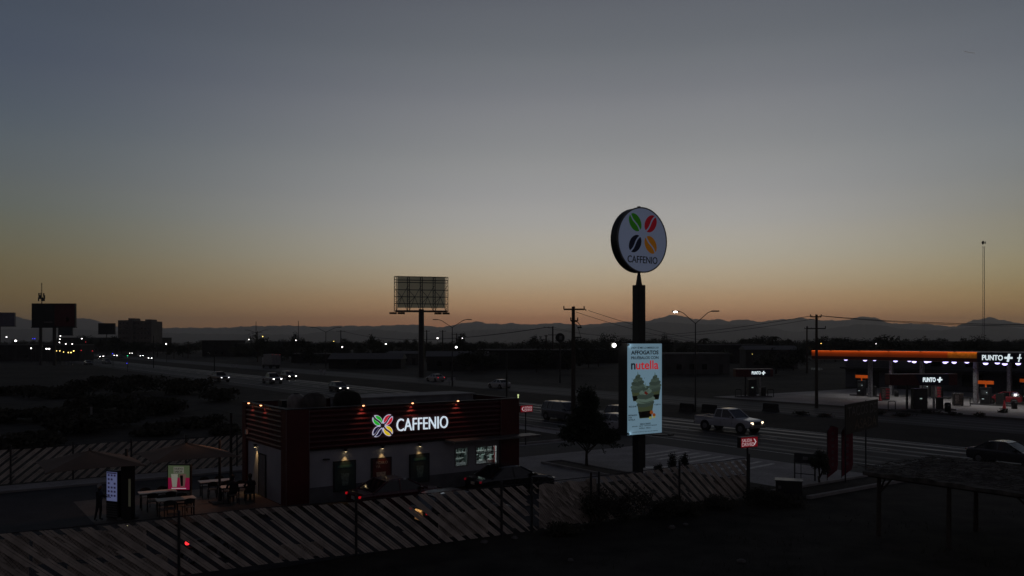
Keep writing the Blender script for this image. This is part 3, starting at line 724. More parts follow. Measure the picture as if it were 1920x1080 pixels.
    for s in (-1, 1):
        hl = MB(); hl.box((h - .07, s * hw * .70, zf), (.14, .26, .13 if kind != 'pickup' else .16), s * R(12)); hl.build("headlight", head or mat("lens_off", (.3, .3, .3), .2), t)
        tl = MB(); tl.box((-h + .02, s * hw * .76, belt - .14), (.12, .09, .09 if kind != 'pickup' else .32)); tl.build("tail_light", tail or mat("lens_red", (.14, .01, .01), .3), t)
        if detail:
            mi = MB(); mi.box((cb[3] - .35, s * (hw + .06), belt + .04), (.12, .2, .14)); mi.build("mirror", mp, t, bevel=.02)
            dn = MB()
            for x in (cb[2] + .55, (cb[1] + cb[2]) / 2 + .05): dn.b2((x, s * (hw + .001), zl + .12), (x + .012, s * (hw + .004), belt - .05))
            dn.b2((cb[2] - .1, s * (hw + .002), belt - .2), (cb[2] - .3, s * (hw + .02), belt - .17)); dn.build("door_seams", M_plast, t)
    gr = MB(); gr.b2((h - .04, -hw * .48, zf - .14), (h + .015, hw * .48, zf + .10)); gr.build("grille", M_plast, t)
    if detail:
        pl = MB(); pl.b2((-h - .02, -.16, .62), (-h + .005, .16, .76)); pl.build("number_plate", mat("plate", (.3, .3, .28), .5), t)
    return t
DR_ = R(-54.5)      # heading of the near carriageway
def rc_(px, py, off=0): return gp(px, py)
WH = (.34, .35, .38); BK = (.012, .012, .014); GY = (.09, .09, .095); DRD = (.05, .006, .01)
car("pickup_truck", "white crew cab pickup with its headlights on, nearest vehicle on the highway", "pickup", "pickup", WH, W(41.6, 9.6), R(-52), L_amber if False else em("head_pickup", (255, 225, 190), 3), None)
car("minivan", "grey minivan on the highway to the left of the dark round tree", "van", "van", (.06, .062, .07), W(36.3, 24.8), DR_, em("head_dim", (230, 225, 230), .6))
car("suv", "dark red suv on the highway right behind the banner box", "car", "suv", (.03, .01, .012), W(38.6, 18.6), DR_, None)
car("white_car", "white car with only its tail showing left of the banner box", "car", "hatch", (.32, .32, .34), W(34.2, 14.6), DR_, None)
car("sedan", "black sedan cut off by the right frame edge", "car", "sedan", (.03, .03, .033), gp(1893, 871), DR_, None, None, rough=.22)
car("pickup_truck", "silver pickup with lit headlights ahead of a dark car far up the highway", "pickup", "pickup", (.22, .22, .23), gp(510, 719), DR_, L_white, None, detail=False)
car("suv", "dark suv with two lit headlights just behind the silver pickup", "car", "suv", (.02, .02, .022), gp(541, 711.5), DR_, L_white, None, detail=False)
car("hatchback", "dark hatchback with small headlights driving beyond the shop roof", "car", "hatch", (.03, .03, .034), gp(635, 734), DR_, em("head_small", (250, 245, 235), 2.5), None, detail=False)
car("pickup_truck", "dark pickup on the left verge with one bright headlight", "pickup", "pickup", (.05, .05, .055), gp(410, 716), R(-47), em("head_verge", (240, 240, 245), 2.2), None, detail=False)
car("white_sedan", "pale sedan with red tail lights on the far carriageway under the empty billboard", "car", "sedan", (.25, .25, .26), gp(816, 715), R(125.5), None, em("tail_far", (255, 30, 50), 1.6), detail=False)
car("white_sedan", "unlit white sedan on the far carriageway right of the delineator plates", "car", "sedan", (.3, .3, .31), gp(936, 727.5), R(125.5), None, None, detail=False)
# drive-through queue and cars behind the front fence
car("red_car", "dark red car with red tail lights under the posters", "car", "sedan", DRD, W(4.2, -2.9), R(35.5), None, em("tail_on", (230, 25, 35), .35), rough=.25)
car("black_sedan", "black sedan waiting at the serving window", "car", "sedan", BK, W(10.5, -2.75), R(35.5), None, em("tail_on2", (230, 30, 60), .06), rough=.2)
car("hatchback", "dark hatchback parked behind the middle of the striped front fence", "car", "hatch", (.02, .02, .022), W(4.6, -7.6), R(35.5), None, em("tail_on3", (240, 30, 45), .35), rough=.3)
pl_ = [o for o in COL.objects if o.get("label", "").startswith("dark hatchback parked behind")][0]
q = MB(); q.b2((-2.06, -.22, .80), (-2.00, .22, .86)); q.build("plate_lamp", em("plate_lamp_warm", (255, 190, 110), .7), pl_)
q = MB(); q.b2((-2.03, -.30, .45), (-2.01, .30, .79)); q.build("self_glowing_plate", em("self_glowing_plate", (190, 140, 90), .22), pl_)  # plate glows by itself, standing in for the plate lamp's light
gl_ = gp(237, 987, .25); t = thing("ground_lamp", "tiny yellow ground lamp just behind the fence under the menu board", "lamp", (gl_.x, gl_.y, 0), TH)
q = MB(); q.box((0, 0, .12), (.12, .12, .24)); q.build("housing", M_plast, t); q = MB(); q.box((0, -.03, .26), (.16, .12, .04)); q.build("lens", em("ground_lens", (235, 225, 170), .8), t)
far_cars = [(188, 671, 'head'), (226, 671, 'none'), (214, 668.5, 'head'), (243, 664.5, 'head'), (263, 669, 'head'), (278, 674, 'head'), (200, 682, 'none'), (165, 684, 'none')]
for k, (px, p, hd) in enumerate(far_cars):
    car("car", ["grey car at the left end of the far traffic cluster", "unlit dark car low in the far traffic", "car with two lit headlights left of the blue light", "car whose white headlights stand above a green reflection", "car with paired headlights right of the green reflection", "lead car of the far queue beside the dark pole", "pale car parked off the road left of the queue", "grey car parked furthest left off the road"][k], "car", ('suv', 'hatch', 'sedan')[k % 3], ((.2, .2, .2), (.04, .04, .05), (.1, .1, .1))[k % 3], gp(px, p), DR_ + R(6), em('head_distant', (250, 246, 240), 16) if hd == 'head' else None, None, detail=False)

# box truck
bt = thing("box_truck", "pale box truck driving away on the far carriageway", "truck", gp(508, 690), R(125.5))
q = MB(); q.b2((-4.2, -1.25, 1.0), (2.6, 1.25, 3.9)); q.build("cargo_box", mat("cargo_white", (.17, .17, .17), .6), bt)
q = MB(); q.b2((2.7, -1.1, .6), (4.3, 1.1, 2.9)); q.build("cab", mat("cab_white", (.2, .2, .2), .5), bt, bevel=.1)
q = MB(); q.b2((-4.1, -1.0, .65), (3, 1.0, .99)); q.build("chassis", M_black, bt)
for x in (-3.0, -2.0, 3.2):
    for s in (-1, 1): q = MB(); q.cyl((x, s * .85, .5), (x, s * 1.15, .5), .5, .5, 16); q.build("wheel", M_tyre, bt)
q = MB()
for y in (-1.1, 0, 1.1): q.box((-4.22, y, 3.8), (.05, .14, .07))
q.build("marker_lamps", L_reddim, bt)
q = MB(); q.b2((-4.22, -.01, 1.05), (-4.2, .01, 3.85)); q.build("door_seam", M_plast, bt)

# red tail lamp scooter behind the fence, far left
sp = gp(350, 1018, .75)
ms = thing("motorcycle", "black motorcycle with red tail lamp behind the left part of the front fence", "motorcycle", (sp.x, sp.y, 0), TH)
for x in (.62, -.62) if False else (.1, 1.4):
    q = MB()
    for k in range(16):
        t0, t1 = 2 * math.pi * k / 16, 2 * math.pi * (k + 1) / 16
        q.cyl((x + .27 * math.cos(t0), 0, .3 + .27 * math.sin(t0)), (x + .27 * math.cos(t1), 0, .3 + .27 * math.sin(t1)), .05, .05, 6)
    wq = q.build("wheel", M_tyre, ms); q = MB()
    for k in range(6): q.cyl((x, 0, .3), (x + .25 * math.cos(k * 1.047), 0, .3 + .25 * math.sin(k * 1.047)), .012, .012, 5)
    q.build("spokes", M_galv, wq)
q = MB(); q.tube([(.1, 0, .3), (.45, 0, .55), (1.0, 0, .55), (1.2, 0, .95), (1.4, 0, .3)], .03); q.box((.75, 0, .42), (.4, .24, .3)); q.build("frame", M_plast, ms)
q = MB(); q.ball((.95, 0, .82), .2, .7); q.build("fuel_tank", M_black, ms, True)
q = MB(); q.box((.45, 0, .78), (.6, .24, .09)); q.build("seat", M_plast, ms, bevel=.03)
q = MB(); q.tube([(1.12, -.33, 1.05), (1.2, -.1, .98), (1.2, .1, .98), (1.12, .33, 1.05)], .018); q.build("handlebar", M_galv, ms)
q = MB(); q.ball((.02, 0, .75), .075, 1); q.build("tail_light", L_red, ms)

# ================================================================ FENCES
def fence(name, label, pts, hgt, slant, seed, holes=.04, z0=.05, plain=None, wire=None, step=2.9):
    """posts, rail and a woven fabric of slanting strips, one mesh"""
    r = random.Random(seed); t = thing(name, label, "fence", pts[0], 0)
    base = Vector(pts[0]); P = [Vector(p) - base for p in pts]
    seg = [(P[i], P[i + 1], (P[i + 1] - P[i]).length) for i in range(len(P) - 1)]; tot = sum(s[2] for s in seg)
    def pos(s):
        for a, b, l in seg:
            if s <= l: return a + (b - a) * (s / l)
            s -= l
        return seg[-1][1]
    fb = MB(); per = .52; run = hgt * 1.18 * slant
    k = -int(abs(run) / per) - 2
    while k * per < tot + abs(run) + 1:
        for off, wd in ((0, .098), (.112, .098), (.224, .094)):
            s0 = k * per + off + r.uniform(-.012, .012); ns = 9
            for j in range(ns):
                za, zb = hgt * j / ns, hgt * (j + 1) / ns
                sa = s0 + run * (1 - za / hgt); sb = s0 + run * (1 - zb / hgt)
                m_ = (sa + sb) / 2
                if m_ < 0.02 or m_ + wd > tot - .02: continue
                if r.random() < holes: continue
                sag = .02 * math.sin(j * 1.3 + k)
                q = []
                for s_, z_ in ((max(0, sa), za), (sa + wd, za), (sb + wd, zb), (max(0, sb), zb)):
                    p = pos(min(max(s_, 0), tot)); q.append((p.x, p.y - .02 + sag * .2, z0 + z_ * (1 - .02 * math.sin(s_ * .9))))
                fb.add(q, [(0, 1, 2, 3)])
        k += 1
    if plain:
        for s0, s1, za, zb in plain:
            n_ = max(2, int((s1 - s0) / .3))
            for i in range(n_):
                a = pos(s0 + (s1 - s0) * i / n_) + Vector((0, .08, 0)); b = pos(s0 + (s1 - s0) * (i + 1) / n_) + Vector((0, .08, 0)); w1 = .04 * math.sin(i * 1.7); w2 = .04 * math.sin((i + 1) * 1.7)
                fb.add([(a.x, a.y + w1, za), (b.x, b.y + w2, za), (b.x, b.y + w2, zb + w2), (a.x, a.y + w1, zb + w1)], [(0, 1, 2, 3)])
    fo = fb.build("fabric_strips", M_beige, t)
    md = fo.modifiers.new("thick", 'SOLIDIFY'); md.thickness = .008
    s = 0.0
    while s <= tot + .1:
        p = pos(min(s, tot)); q = MB(); q.cyl((p.x, p.y - .08, 0), (p.x, p.y - .08, hgt + .22), .045, .045, 8); q.ball((p.x, p.y - .08, hgt + .24), .05, 1, 8); q.build("post", M_pole, t); s += step
    for z in (hgt + .07, hgt * .62 if wire else .07):
        rl_ = MB(); rl_.tube([pos(min(x * .5, tot)) + Vector((0, .05, z)) for x in range(int(tot / .5) + 2)], .018, 5); rl_.build("rail", M_pole, t)
    wm = MB(); x = 0.0          # chain link wires
    while x < tot:
        for d in (-1, 1):
            a = pos(x); b = pos(min(max(x + d * hgt * .8, 0), tot)); h2 = abs(b.x - a.x) / max(abs((pos(min(x + .1, tot)) - a).x), 1e-6) * .1 if x < tot - .2 else 0
            frac = min(1.0, ((b - a).length) / (hgt * .8))
            wm.cyl((a.x, a.y + .03, .05), (b.x, b.y + .03, .05 + hgt * frac), .004, .004, 3, False)
        x += .11
    wm.build("chain_link", M_pole, t)
    return t
def cb_(a, b): return W(a, b)
nf = [W(-24, -7.0), W(-16, -7.6), W(-11.5, -8.3), W(-4.0, -9.0), W(0.5, -9.75), W(6.1, -10.25)]
fence("fence", "long chain-link fence woven with slanting beige strips in front of the coffee shop", nf, 1.85, 1, 4, .014, plain=[(6.5, 10.2, .10, 1.3), (10.4, 13.2, .06, 1.78), (13.3, 16.4, .9, 1.74), (14.2, 17.0, .1, .75), (20.5, 22.0, .1, .6), (26.3, 28.4, .2, 1.1)], step=5.8)
fence("fence", "plain beige stretch of chain-link fence joining the two striped stretches", [W(6.15, -10.28), W(9.4, -10.5)], 1.85, 1, 9, .5, plain=[(.35, 3.2, .06, 1.80)])
fence("fence", "torn striped chain-link fence between the pylon sign and the exit sign", [W(9.45, -10.5), W(18.9, -10.6)], 1.85, 1, 6, .035, plain=[(7.1, 9.3, .25, 1.1)], wire=True, step=4.72)
fence("fence", "striped fence along the lane behind the patio umbrellas", [W(-24, 14.6), W(-10, 14.3), W(3.5, 13.6)], 1.80, -1, 8, .01)

# ================================================================ DIRECTION SIGNS
def dsign(label, loc, top, txt, arrow, base=0.0, em_s=.35):
    t = thing("direction_sign", label, "sign", loc, R(35.5 + (0 if arrow == 'l' else -6)))
    q = MB(); q.cyl((0, 0, 0), (0, 0, top - .5), .045, .045, 8); q.build("post", M_pole, t)
    q = MB(); q.b2((-.55, -.12, top - .5), (.55, .12, top)); q.build("sign_box", M_black, t, bevel=.01)
    q = MB(); q.b2((-.53, -.128, top - .48), (.53, -.121, top - .02)); q.build("sign_face", em("sign_red_face", (190, 22, 42), .15), t)
    wl_ = em("sign_white_ink", (235, 215, 220), .38)
    x0, x1 = (-.18, .48) if arrow == 'l' else (-.48, .16)
    text("lettering", txt[0], x0, x1, top - .235, top - .08, -.136, wl_, t, -.01, .006)
    text("lettering", txt[1], x0 + (.16 if arrow == 'l' else 0), x1 - (0 if arrow == 'l' else .02), top - .43, top - .27, -.136, wl_, t, -.01, .006)
    q = MB(); s = -1 if arrow == 'l' else 1; xc = s * .36
    q.poly([(xc + s * .09, top - .25), (xc - s * .03, top - .10), (xc - s * .10, top - .10), (xc + s * .01, top - .25), (xc - s * .10, top - .40), (xc - s * .03, top - .40)], -.136, -.130); q.build("arrow", wl_, t)
    q = MB()
    pr = []
    for k in range(20):
        a = 2 * math.pi * k / 20; pr.append([(s * (.22 if s > 0 else .13) + rr * math.cos(a), yy, top - .36 + rr * math.sin(a)) for rr, yy in ((.085, -.136), (.085, -.130), (.06, -.130), (.06, -.136))])
    q.loft(pr + [pr[0]], False); q.build("roundel", wl_, t)
    return t
dsign("small red lit sign reading ENTRADA DRIVE on a thin post behind the shop's right corner", W(22.3, 12.0), 2.88, ("ENTRADA", "DRIVE"), 'l')
dsign("small red lit sign reading SALIDA DRIVE at the right end of the striped fence", W(18.55, -10.8), 2.98, ("SALIDA", "DRIVE"), 'r')

# ================================================================ PATIO
def umbrella(label, a, b, mast, warm):
    t = thing("cantilever_umbrella", label, "umbrella", W(a, b), TH, "patio umbrellas beside the coffee shop")
    h = 1.8; ze, za = 2.55, 3.08
    q = MB(); n = 8
    edge = []
    for (x0, y0), (x1, y1) in (((-h, -h), (h, -h)), ((h, -h), (h, h)), ((h, h), (-h, h)), ((-h, h), (-h, -h))):
        for k in range(n):
            u = k / n; sag = .10 * math.sin(math.pi * u); edge.append((x0 + (x1 - x0) * u * 1 - 0, y0 + (y1 - y0) * u, ze - 0 + sag * .6))
    edge = [(x * (1 - .04 * (1 if abs(abs(x) - abs(y)) > .3 else 0)), y * (1 - .04 * (1 if abs(abs(x) - abs(y)) > .3 else 0)), z) for x, y, z in edge]
    rings = []
    for s_ in (1, .75, .5, .25, .03):
        rings.append([(x * s_, y * s_, za + (z - za) * s_ ** 1.1 + (0.02 * math.sin(i * .785) if s_ < 1 else 0)) for i, (x, y, z) in enumerate(edge)])
    q.loft(rings, False); q.add(rings[-1], [tuple(range(len(edge)))])
    c = q.build("canopy", M_umb, t)
    md = c.modifiers.new("thick", 'SOLIDIFY'); md.thickness = .012
    q = MB()
    for x, y in ((-h, -h), (h, -h), (h, h), (-h, h), (0, -h), (0, h), (h, 0), (-h, 0)): q.cyl((0, 0, za - .05), (x * .97, y * .97, ze - .03), .015, .015, 5)
    q.build("ribs", M_plast, t)
    q = MB(); q.cyl((0, 0, za), (0, 0, za + .12), .05, .03, 8); q.cyl((0, 0, za - .7), (0, 0, za - .02), .03, .03, 8); q.build("finial", M_plast, t)
    mx, my = mast
    q = MB(); q.cyl((mx, my, 0), (mx, my, 2.95), .06, .06, 10); q.build("mast", M_pole, t)
    q = MB(); q.cyl((mx, my, 2.3), (0, 0, 2.42), .035, .035, 8); q.build("arm", M_pole, t)
    q = MB(); q.b2((mx - .4, my - .4, .025), (mx + .4, my + .4, .10)); q.build("base_plate", M_concd, t)
    return t
umbrella("left-hand beige patio umbrella, nearest the menu board", -7.85, .75, (1.55, 1.0), False)
umbrella("right-hand beige patio umbrella next to the coffee shop wall", -4.0, 1.15, (1.9, 1.7), True)
light("umbrella_uplight", 'SPOT', W(-.05, 4.2, 3.5), 6, (1, .55, .3), None, (R(62), 0, R(180 + 35.5 - 70)), .02, 70, 1) if False else None

# tall lamp pole at the shop's left rear corner
lp = thing("light_pole", "thin dark pole standing at the left corner of the coffee shop", "pole", gp(433, 931), 0)
q = MB(); q.cyl((0, 0, 0), (0, 0, 4.05), .075, .06, 10); q.build("shaft", M_black, lp)
q = MB(); q.box((0, 0, .05), (.3, .3, .08)); q.build("base", M_black, lp)

# menu board + totem
mbd = thing("menu_board", "drive-through menu board with pale blue lit screen beside the patio", "menu board", W(-6.75, 1.9), R(35.5 - 58))
q = MB(); q.b2((-.34, -.11, .05), (.34, .11, 2.06)); q.build("cabinet", M_black, mbd, bevel=.02)
q = MB(); q.b2((-.29, -.122, .78), (.29, -.112, 2.0)); scn = q.build("screen", em("screen_blue", (150, 160, 215), .19), mbd)
q = MB()
for i in range(6):
    for j in range(3):
        if (i * j) % 5 != 2: q.b2((-.22 + j * .17, -.128, 1.82 - i * .17), (-.12 + j * .17, -.124, 1.90 - i * .17))
q.b2((-.27, -.128, 1.93), (.27, -.124, 1.98)); q.build("menu_items", em("screen_ink", (70, 60, 110), .12), scn)
q = MB()
for i in range(6): q.b2((-.30, -.118, .12 + i * .1), (.30, -.112, .17 + i * .1))
q.build("slats", mat("slat_grey", (.09, .09, .09), .6), mbd)
tt = thing("sign_totem", "black advertising totem with a pale side panel, right of the menu board", "sign", gp(240, 975), R(35.5 - 45))
q = MB(); q.b2((-.24, -.14, .05), (.24, .14, 2.30)); q.build("cabinet", M_black, tt, bevel=.02)
q = MB(); q.b2((.12, -.150, .60), (.22, -.142, 1.75)); q.build("side_panel", em("pale_panel", (150, 150, 125), .04), tt)
# poster totem
pt = thing("advert_totem", "lit advert with two cups on pink and green, standing behind the patio tables", "sign", gp(337, 945), R(35.5 - 38))
pw, p0, p1 = .50, .68, 1.79
q = MB(); q.b2((-pw - .05, -.09, p0 - .05), (pw + .05, .09, p1 + .06)); q.build("cabinet", M_black, pt, bevel=.02)
q = MB()
for i in range(7): q.b2((-pw, -.05, .04 + i * .09), (pw, .05, .09 + i * .09))
q.b2((-pw - .04, -.06, 0), (-pw, .06, p0 - .05)); q.b2((pw, -.06, 0), (pw + .04, .06, p0 - .05)); q.build("slatted_base", mat("slat_grey2", (.07, .07, .068), .6), pt)
q = MB(); q.b2((-pw, -.10, p0 + .55), (pw, -.092, p1)); q.build("poster_upper", em("poster_green", (100, 115, 85), .26), pt)
q = MB(); q.b2((-pw, -.10, p0), (pw, -.092, p0 + .55)); q.build("poster_lower", em("poster_pink", (175, 30, 80), .26), pt)
q = MB(); q.b2((-.24, -.106, p1 - .36), (.24, -.1, p1 - .06)); q.build("title_panel", em("poster_cream", (165, 165, 150), .2), pt)
text("lettering", "NUEVO\nSABOR", -.2, .2, p1 - .33, p1 - .1, -.110, mat("poster_ink", (.03, .05, .03), .6), pt, .01, .003)
q = MB(); q.poly([(-.36, p0 + .72), (-.04, p0 + .72), (-.10, p0 + .12), (-.30, p0 + .12)], -.106, -.101); q.build("printed_cup", em("poster_cup", (185, 185, 170), .24), pt)
q = MB(); q.poly([(.02, p0 + .70), (.34, p0 + .72), (.28, p0 + .14), (.08, p0 + .12)], -.106, -.101); q.build("printed_cup", em("poster_cup2", (120, 90, 85), .35), pt)
q = MB(); q.poly([(.06, p0 + .66), (.20, p0 + .66), (.2, p0 + .18), (.10, p0 + .16)], -.112, -.107); q.build("printed_straw_shadow", mat("poster_dark", (.02, .02, .02), .6), pt)
q = MB(); q.b2((-.34, -.106, p0 + .04), (.34, -.101, p0 + .075)); q.build("caption_line", em("poster_white", (200, 180, 190), .5), pt)

# tables and chairs
def make_table(label, a, b, L=1.5):
    t = thing("patio_table", label, "table", W(a, b, .025), TH - R(5), "patio tables"); return t
tabs = [("white topped patio table at the back left below the advert", -4.75, 3.15), ("white topped patio table at the front left, nearest the fence", -4.5, .95),
        ("brightest cream topped patio table at the back right", -1.75, 4.65), ("patio table at the front right where two people sit", -1.35, 2.6)]
tp0 = None
for lb, a, b in tabs:
    t = make_table(lb, a, b)
    if tp0 is None:
        tp0 = []
        q = MB(); q.b2((-.78, -.36, .715), (.78, .36, .75)); tp0.append(q.build("tabletop", M_ttop, t, bevel=.01))
        q = MB(); q.b2((-.70, -.30, .685), (.70, .30, .714)); tp0.append(q.build("apron", M_plast, t))
        for x in (-.68, .68):
            for y in (-.28, .28): q = MB(); q.cyl((x, y, 0), (x, y, .66), .018, .018, 6); tp0.append(q.build("leg", M_plast, t))
    else:
        for o in tp0: c = o.copy(); COL.objects.link(c); c.parent = t
ch0 = None
M_seat = mat("chair_seat", (.12, .115, .11), .6)
def chair(label, a, b, rz):
    global ch0
    t = thing("patio_chair", label, "chair", W(a, b, .025), rz, "black patio chairs")
    if ch0 is None:
        ch0 = []
        q = MB(); q.b2((-.21, -.21, .43), (.21, .21, .46)); ch0.append(q.build("seat", M_seat, t, bevel=.01))
        q = MB()
        for i in range(9):
            x0, x1 = -.21 + .42 * i / 9, -.21 + .42 * (i + 1) / 9; f = lambda x: .17 + .06 * (1 - (x / .21) ** 2)
            q.add([(x0, f(x0), .62), (x1, f(x1), .62), (x1, f(x1) + .02, .84 - .06 * (x1 / .21) ** 2), (x0, f(x0) + .02, .84 - .06 * (x0 / .21) ** 2)], [(0, 1, 2, 3)])
        o = q.build("backrest", M_plast, t); md = o.modifiers.new("thick", 'SOLIDIFY'); md.thickness = .02; ch0.append(o)
        for x in (-.19, .19):
            q = MB(); q.cyl((x, -.18, 0), (x, -.18, .43), .016, .016, 6); ch0.append(q.build("leg", M_plast, t))
            q = MB(); q.tube([(x, .20, 0), (x, .18, .43), (x, .19, .78)], .016); ch0.append(q.build("leg", M_plast, t))
    else:
        for o in ch0: c = o.copy(); COL.objects.link(c); c.parent = t
    return t
ti = 0
names = ["back left table", "front left table", "cream topped table", "front right table"]
for (lb, a, b), nm in zip(tabs, names):
    for (dx, dy, dr, w_) in ((-.38, .58, 0, "behind its left half"), (.38, .58, 0, "behind its right half"), (-.38, -.58, 180, "in front of its left half"), (.38, -.58, 180, "in front of its right half")):
        p = Vector((dx, dy)); chair("black chair at the %s, %s" % (nm, w_), a + dx + rnd.uniform(-.04, .04), b + dy + rnd.uniform(-.04, .04), TH - R(5) + R(dr) + R(rnd.uniform(-8, 8)))

# ================================================================ PEOPLE
def skin(name, pts, edges, rad, m, parent, root=0):
    me = bpy.data.meshes.new(name); me.from_pydata(pts, edges, []); me.update(); o = bpy.data.objects.new(name, me); COL.objects.link(o)
    md = o.modifiers.new("skin", 'SKIN'); md.use_smooth_shade = True
    sv = me.skin_vertices[0].data
    for i, r_ in enumerate(rad): sv[i].radius = (r_, r_) if not isinstance(r_, tuple) else r_
    sv[root].use_root = True
    s = o.modifiers.new("sub", 'SUBSURF'); s.levels = 2; s.render_levels = 2
    bpy.context.view_layer.update()
    nm = bpy.data.meshes.new_from_object(o.evaluated_get(bpy.context.evaluated_depsgraph_get()))
    bpy.data.objects.remove(o); nm.name = name; nm.materials.clear(); nm.materials.append(m)
    for p in nm.polygons: p.use_smooth = True
    n = bpy.data.objects.new(name, nm); COL.objects.link(n); n.parent = parent; return n
M_skin = mat("skin_tone", (.22, .13, .09), .6); M_cloth = mat("dark_clothes", (.018, .018, .022), .85); M_hair = mat("dark_hair", (.012, .01, .009), .6); M_jean = mat("dark_jeans", (.02, .024, .035), .85)
def person(label, loc, rz, pose, sc_=1.0, top=M_cloth, hat=False):
    t = thing("person", label, "person", loc, rz); t.scale = (sc_,) * 3
    # facing +x
    if pose == 'stand':
        P = [(0, 0, .95), (0, 0, 1.12), (.0, 0, 1.32), (0, 0, 1.45), (.02, 0, 1.52), (.03, 0, 1.62), (.03, 0, 1.72),
             (0, .19, 1.40), (.06, .24, 1.15), (.30, .20, 1.12), (0, -.19, 1.40), (.10, -.22, 1.18), (.36, -.14, 1.28),
             (0, .10, .90), (.03, .11, .50), (-.02, .12, .08), (.14, .13, .05), (0, -.10, .90), (-.06, -.11, .50), (-.16, -.12, .08), (-.02, -.13, .05)]
    else:
        P = [(0, 0, .52), (-.02, 0, .70), (-.02, 0, .90), (.02, 0, 1.05), (.04, 0, 1.12), (.07, 0, 1.21), (.08, 0, 1.31),
             (.0, .19, 1.0), (.10, .24, .78), (.34, .18, .78), (.0, -.19, 1.0), (.10, -.24, .78), (.34, -.16, .80),
             (.02, .10, .50), (.44, .11, .50), (.42, .12, .08), (.56, .12, .05), (.02, -.10, .50), (.44, -.11, .50), (.40, -.12, .08), (.54, -.12, .05)]
    E = [(0, 1), (1, 2), (2, 3), (3, 4), (4, 5), (5, 6), (2, 7), (7, 8), (8, 9), (2, 10), (10, 11), (11, 12), (0, 13), (13, 14), (14, 15), (15, 16), (0, 17), (17, 18), (18, 19), (19, 20)]
    rad = [(.15, .12), (.14, .11), (.17, .12), (.08, .08), .055, .085, .075, .065, .05, .035, .065, .05, .035, .095, .065, .045, .035, .095, .065, .045, .035]
    b = skin("body", P, E, rad, top, t)
    hd = P[5]
    q = MB(); q.ball((hd[0] + .015, 0, hd[2] + .03), .098, 1.2, 14); q.box((hd[0] + .115, 0, hd[2] + .02), (.03, .025, .04)); q.box((hd[0] + .02, .098, hd[2] + .02), (.03, .015, .05)); q.box((hd[0] + .02, -.098, hd[2] + .02), (.03, .015, .05)); q.build("head", M_skin, t, True)
    q = MB(); q.ball((hd[0] - .012, 0, hd[2] + .065), .105, 1.12, 14); q.build("hair", M_hair if not hat else mat("cap_white", (.4, .4, .4), .7), t, True)
    for i, s in ((9, 1), (12, -1)):
        hx, hy, hz = P[i]
        pts = [(hx, hy, hz), (hx + .07, hy, hz)]; ed = [(0, 1)]; ra = [.028, .03]
        for k, (dy, l) in enumerate(((-.028, .07), (-.010, .08), (.010, .075), (.026, .06))):
            n0 = len(pts); pts += [(hx + .10, hy + dy, hz), (hx + .10 + l * .6, hy + dy, hz - .015), (hx + .10 + l, hy + dy, hz - .04)]; ed += [(1, n0), (n0, n0 + 1), (n0 + 1, n0 + 2)]; ra += [.010, .009, .008]
        n0 = len(pts); pts += [(hx + .03, hy - s * .04, hz), (hx + .07, hy - s * .055, hz - .015)]; ed += [(0, n0), (n0, n0 + 1)]; ra += [.011, .009]
        skin("hand", pts, ed, ra, M_skin, t, 1)
    return t
person("person in dark clothes and white cap leaning toward the lit menu board", W(-7.35, 1.75, .025), R(0), 'stand', .86, hat=True)
person("seated person in black at the right end of the front right patio table", W(-.95, 1.98, .025), R(125), 'sit', .98)
person("seated person in black at the left end of the front right patio table", W(-1.75, 2.02, .025), R(120), 'sit', .98)

# ================================================================ TREES AND SHRUBS
def crown(mb, c, rx, rz, n, leaf, r, clumps=9, ragged=.35):
    cs = []
    for k in range(clumps):
        th = r.uniform(0, 6.283); ph = r.uniform(-.8, 1.3); d = r.uniform(.25, .8)
        cs.append((c[0] + rx * d * math.cos(th) * math.cos(ph), c[1] + rx * d * math.sin(th) * math.cos(ph), c[2] + rz * d * math.sin(ph), r.uniform(.25, .5)))
    for k in range(n):
        x, y, z, s = cs[r.randrange(clumps)]
        while True:
            u, v, w_ = r.gauss(0, .5), r.gauss(0, .5), r.gauss(0, .5)
            if u * u + v * v + w_ * w_ < 1.6: break
        p = Vector((x + u * rx * s, y + v * rx * s, z + w_ * rz * s))
        a = Vector((r.uniform(-1, 1), r.uniform(-1, 1), r.uniform(-1, 1))).normalized() * leaf * r.uniform(.5, 1.2)
        b = a.orthogonal().normalized() * leaf * r.uniform(.3, .6)
        mb.add([p - a, p + b, p + a, p - b], [(0, 1, 2, 3)])
def tree(name, label, loc, h, rx, trunk_h, n, leaf, seed, m=None, group=None, rzf=None, clumps=10):
    r = random.Random(seed); t = thing(name, label, "tree", loc, 0, group)
    q = MB(); q.cyl((0, 0, 0), (r.uniform(-.1, .1), 0, trunk_h), h * .022 + .03, h * .015 + .02, 8)
    for k in range(6):
        a = r.uniform(0, 6.283); l = rx * r.uniform(.4, .8); q.cyl((0, 0, trunk_h * r.uniform(.7, 1)), (l * math.cos(a), l * math.sin(a), trunk_h + (h - trunk_h) * r.uniform(.3, .8)), h * .009 + .015, .012, 5)
    q.build("trunk", M_bark, t)
    c = MB(); rz_ = (h - trunk_h) / 2 if rzf is None else rzf; crown(c, (0, 0, trunk_h + (h - trunk_h) * .5), rx, rz_, n, leaf, r, clumps); c.build("crown", m or M_leaf, t)
    return t
tloc = gp(1100, 876)
tr = tree("tree", "dark broad tree with pointed top on the planting island left of the banner", tloc, 3.0, 1.75, 1.1, 6500, .12, 11, rzf=.88, clumps=22)
c = MB(); r3 = random.Random(5); crown(c, (.0, 0, 3.3), .85, 1.5, 4200, .10, r3, 14); crown(c, (1.45, -.3, 1.7), .75, .5, 2200, .10, r3, 8); crown(c, (-1.3, .2, 2.0), .7, .5, 1800, .10, r3, 7)
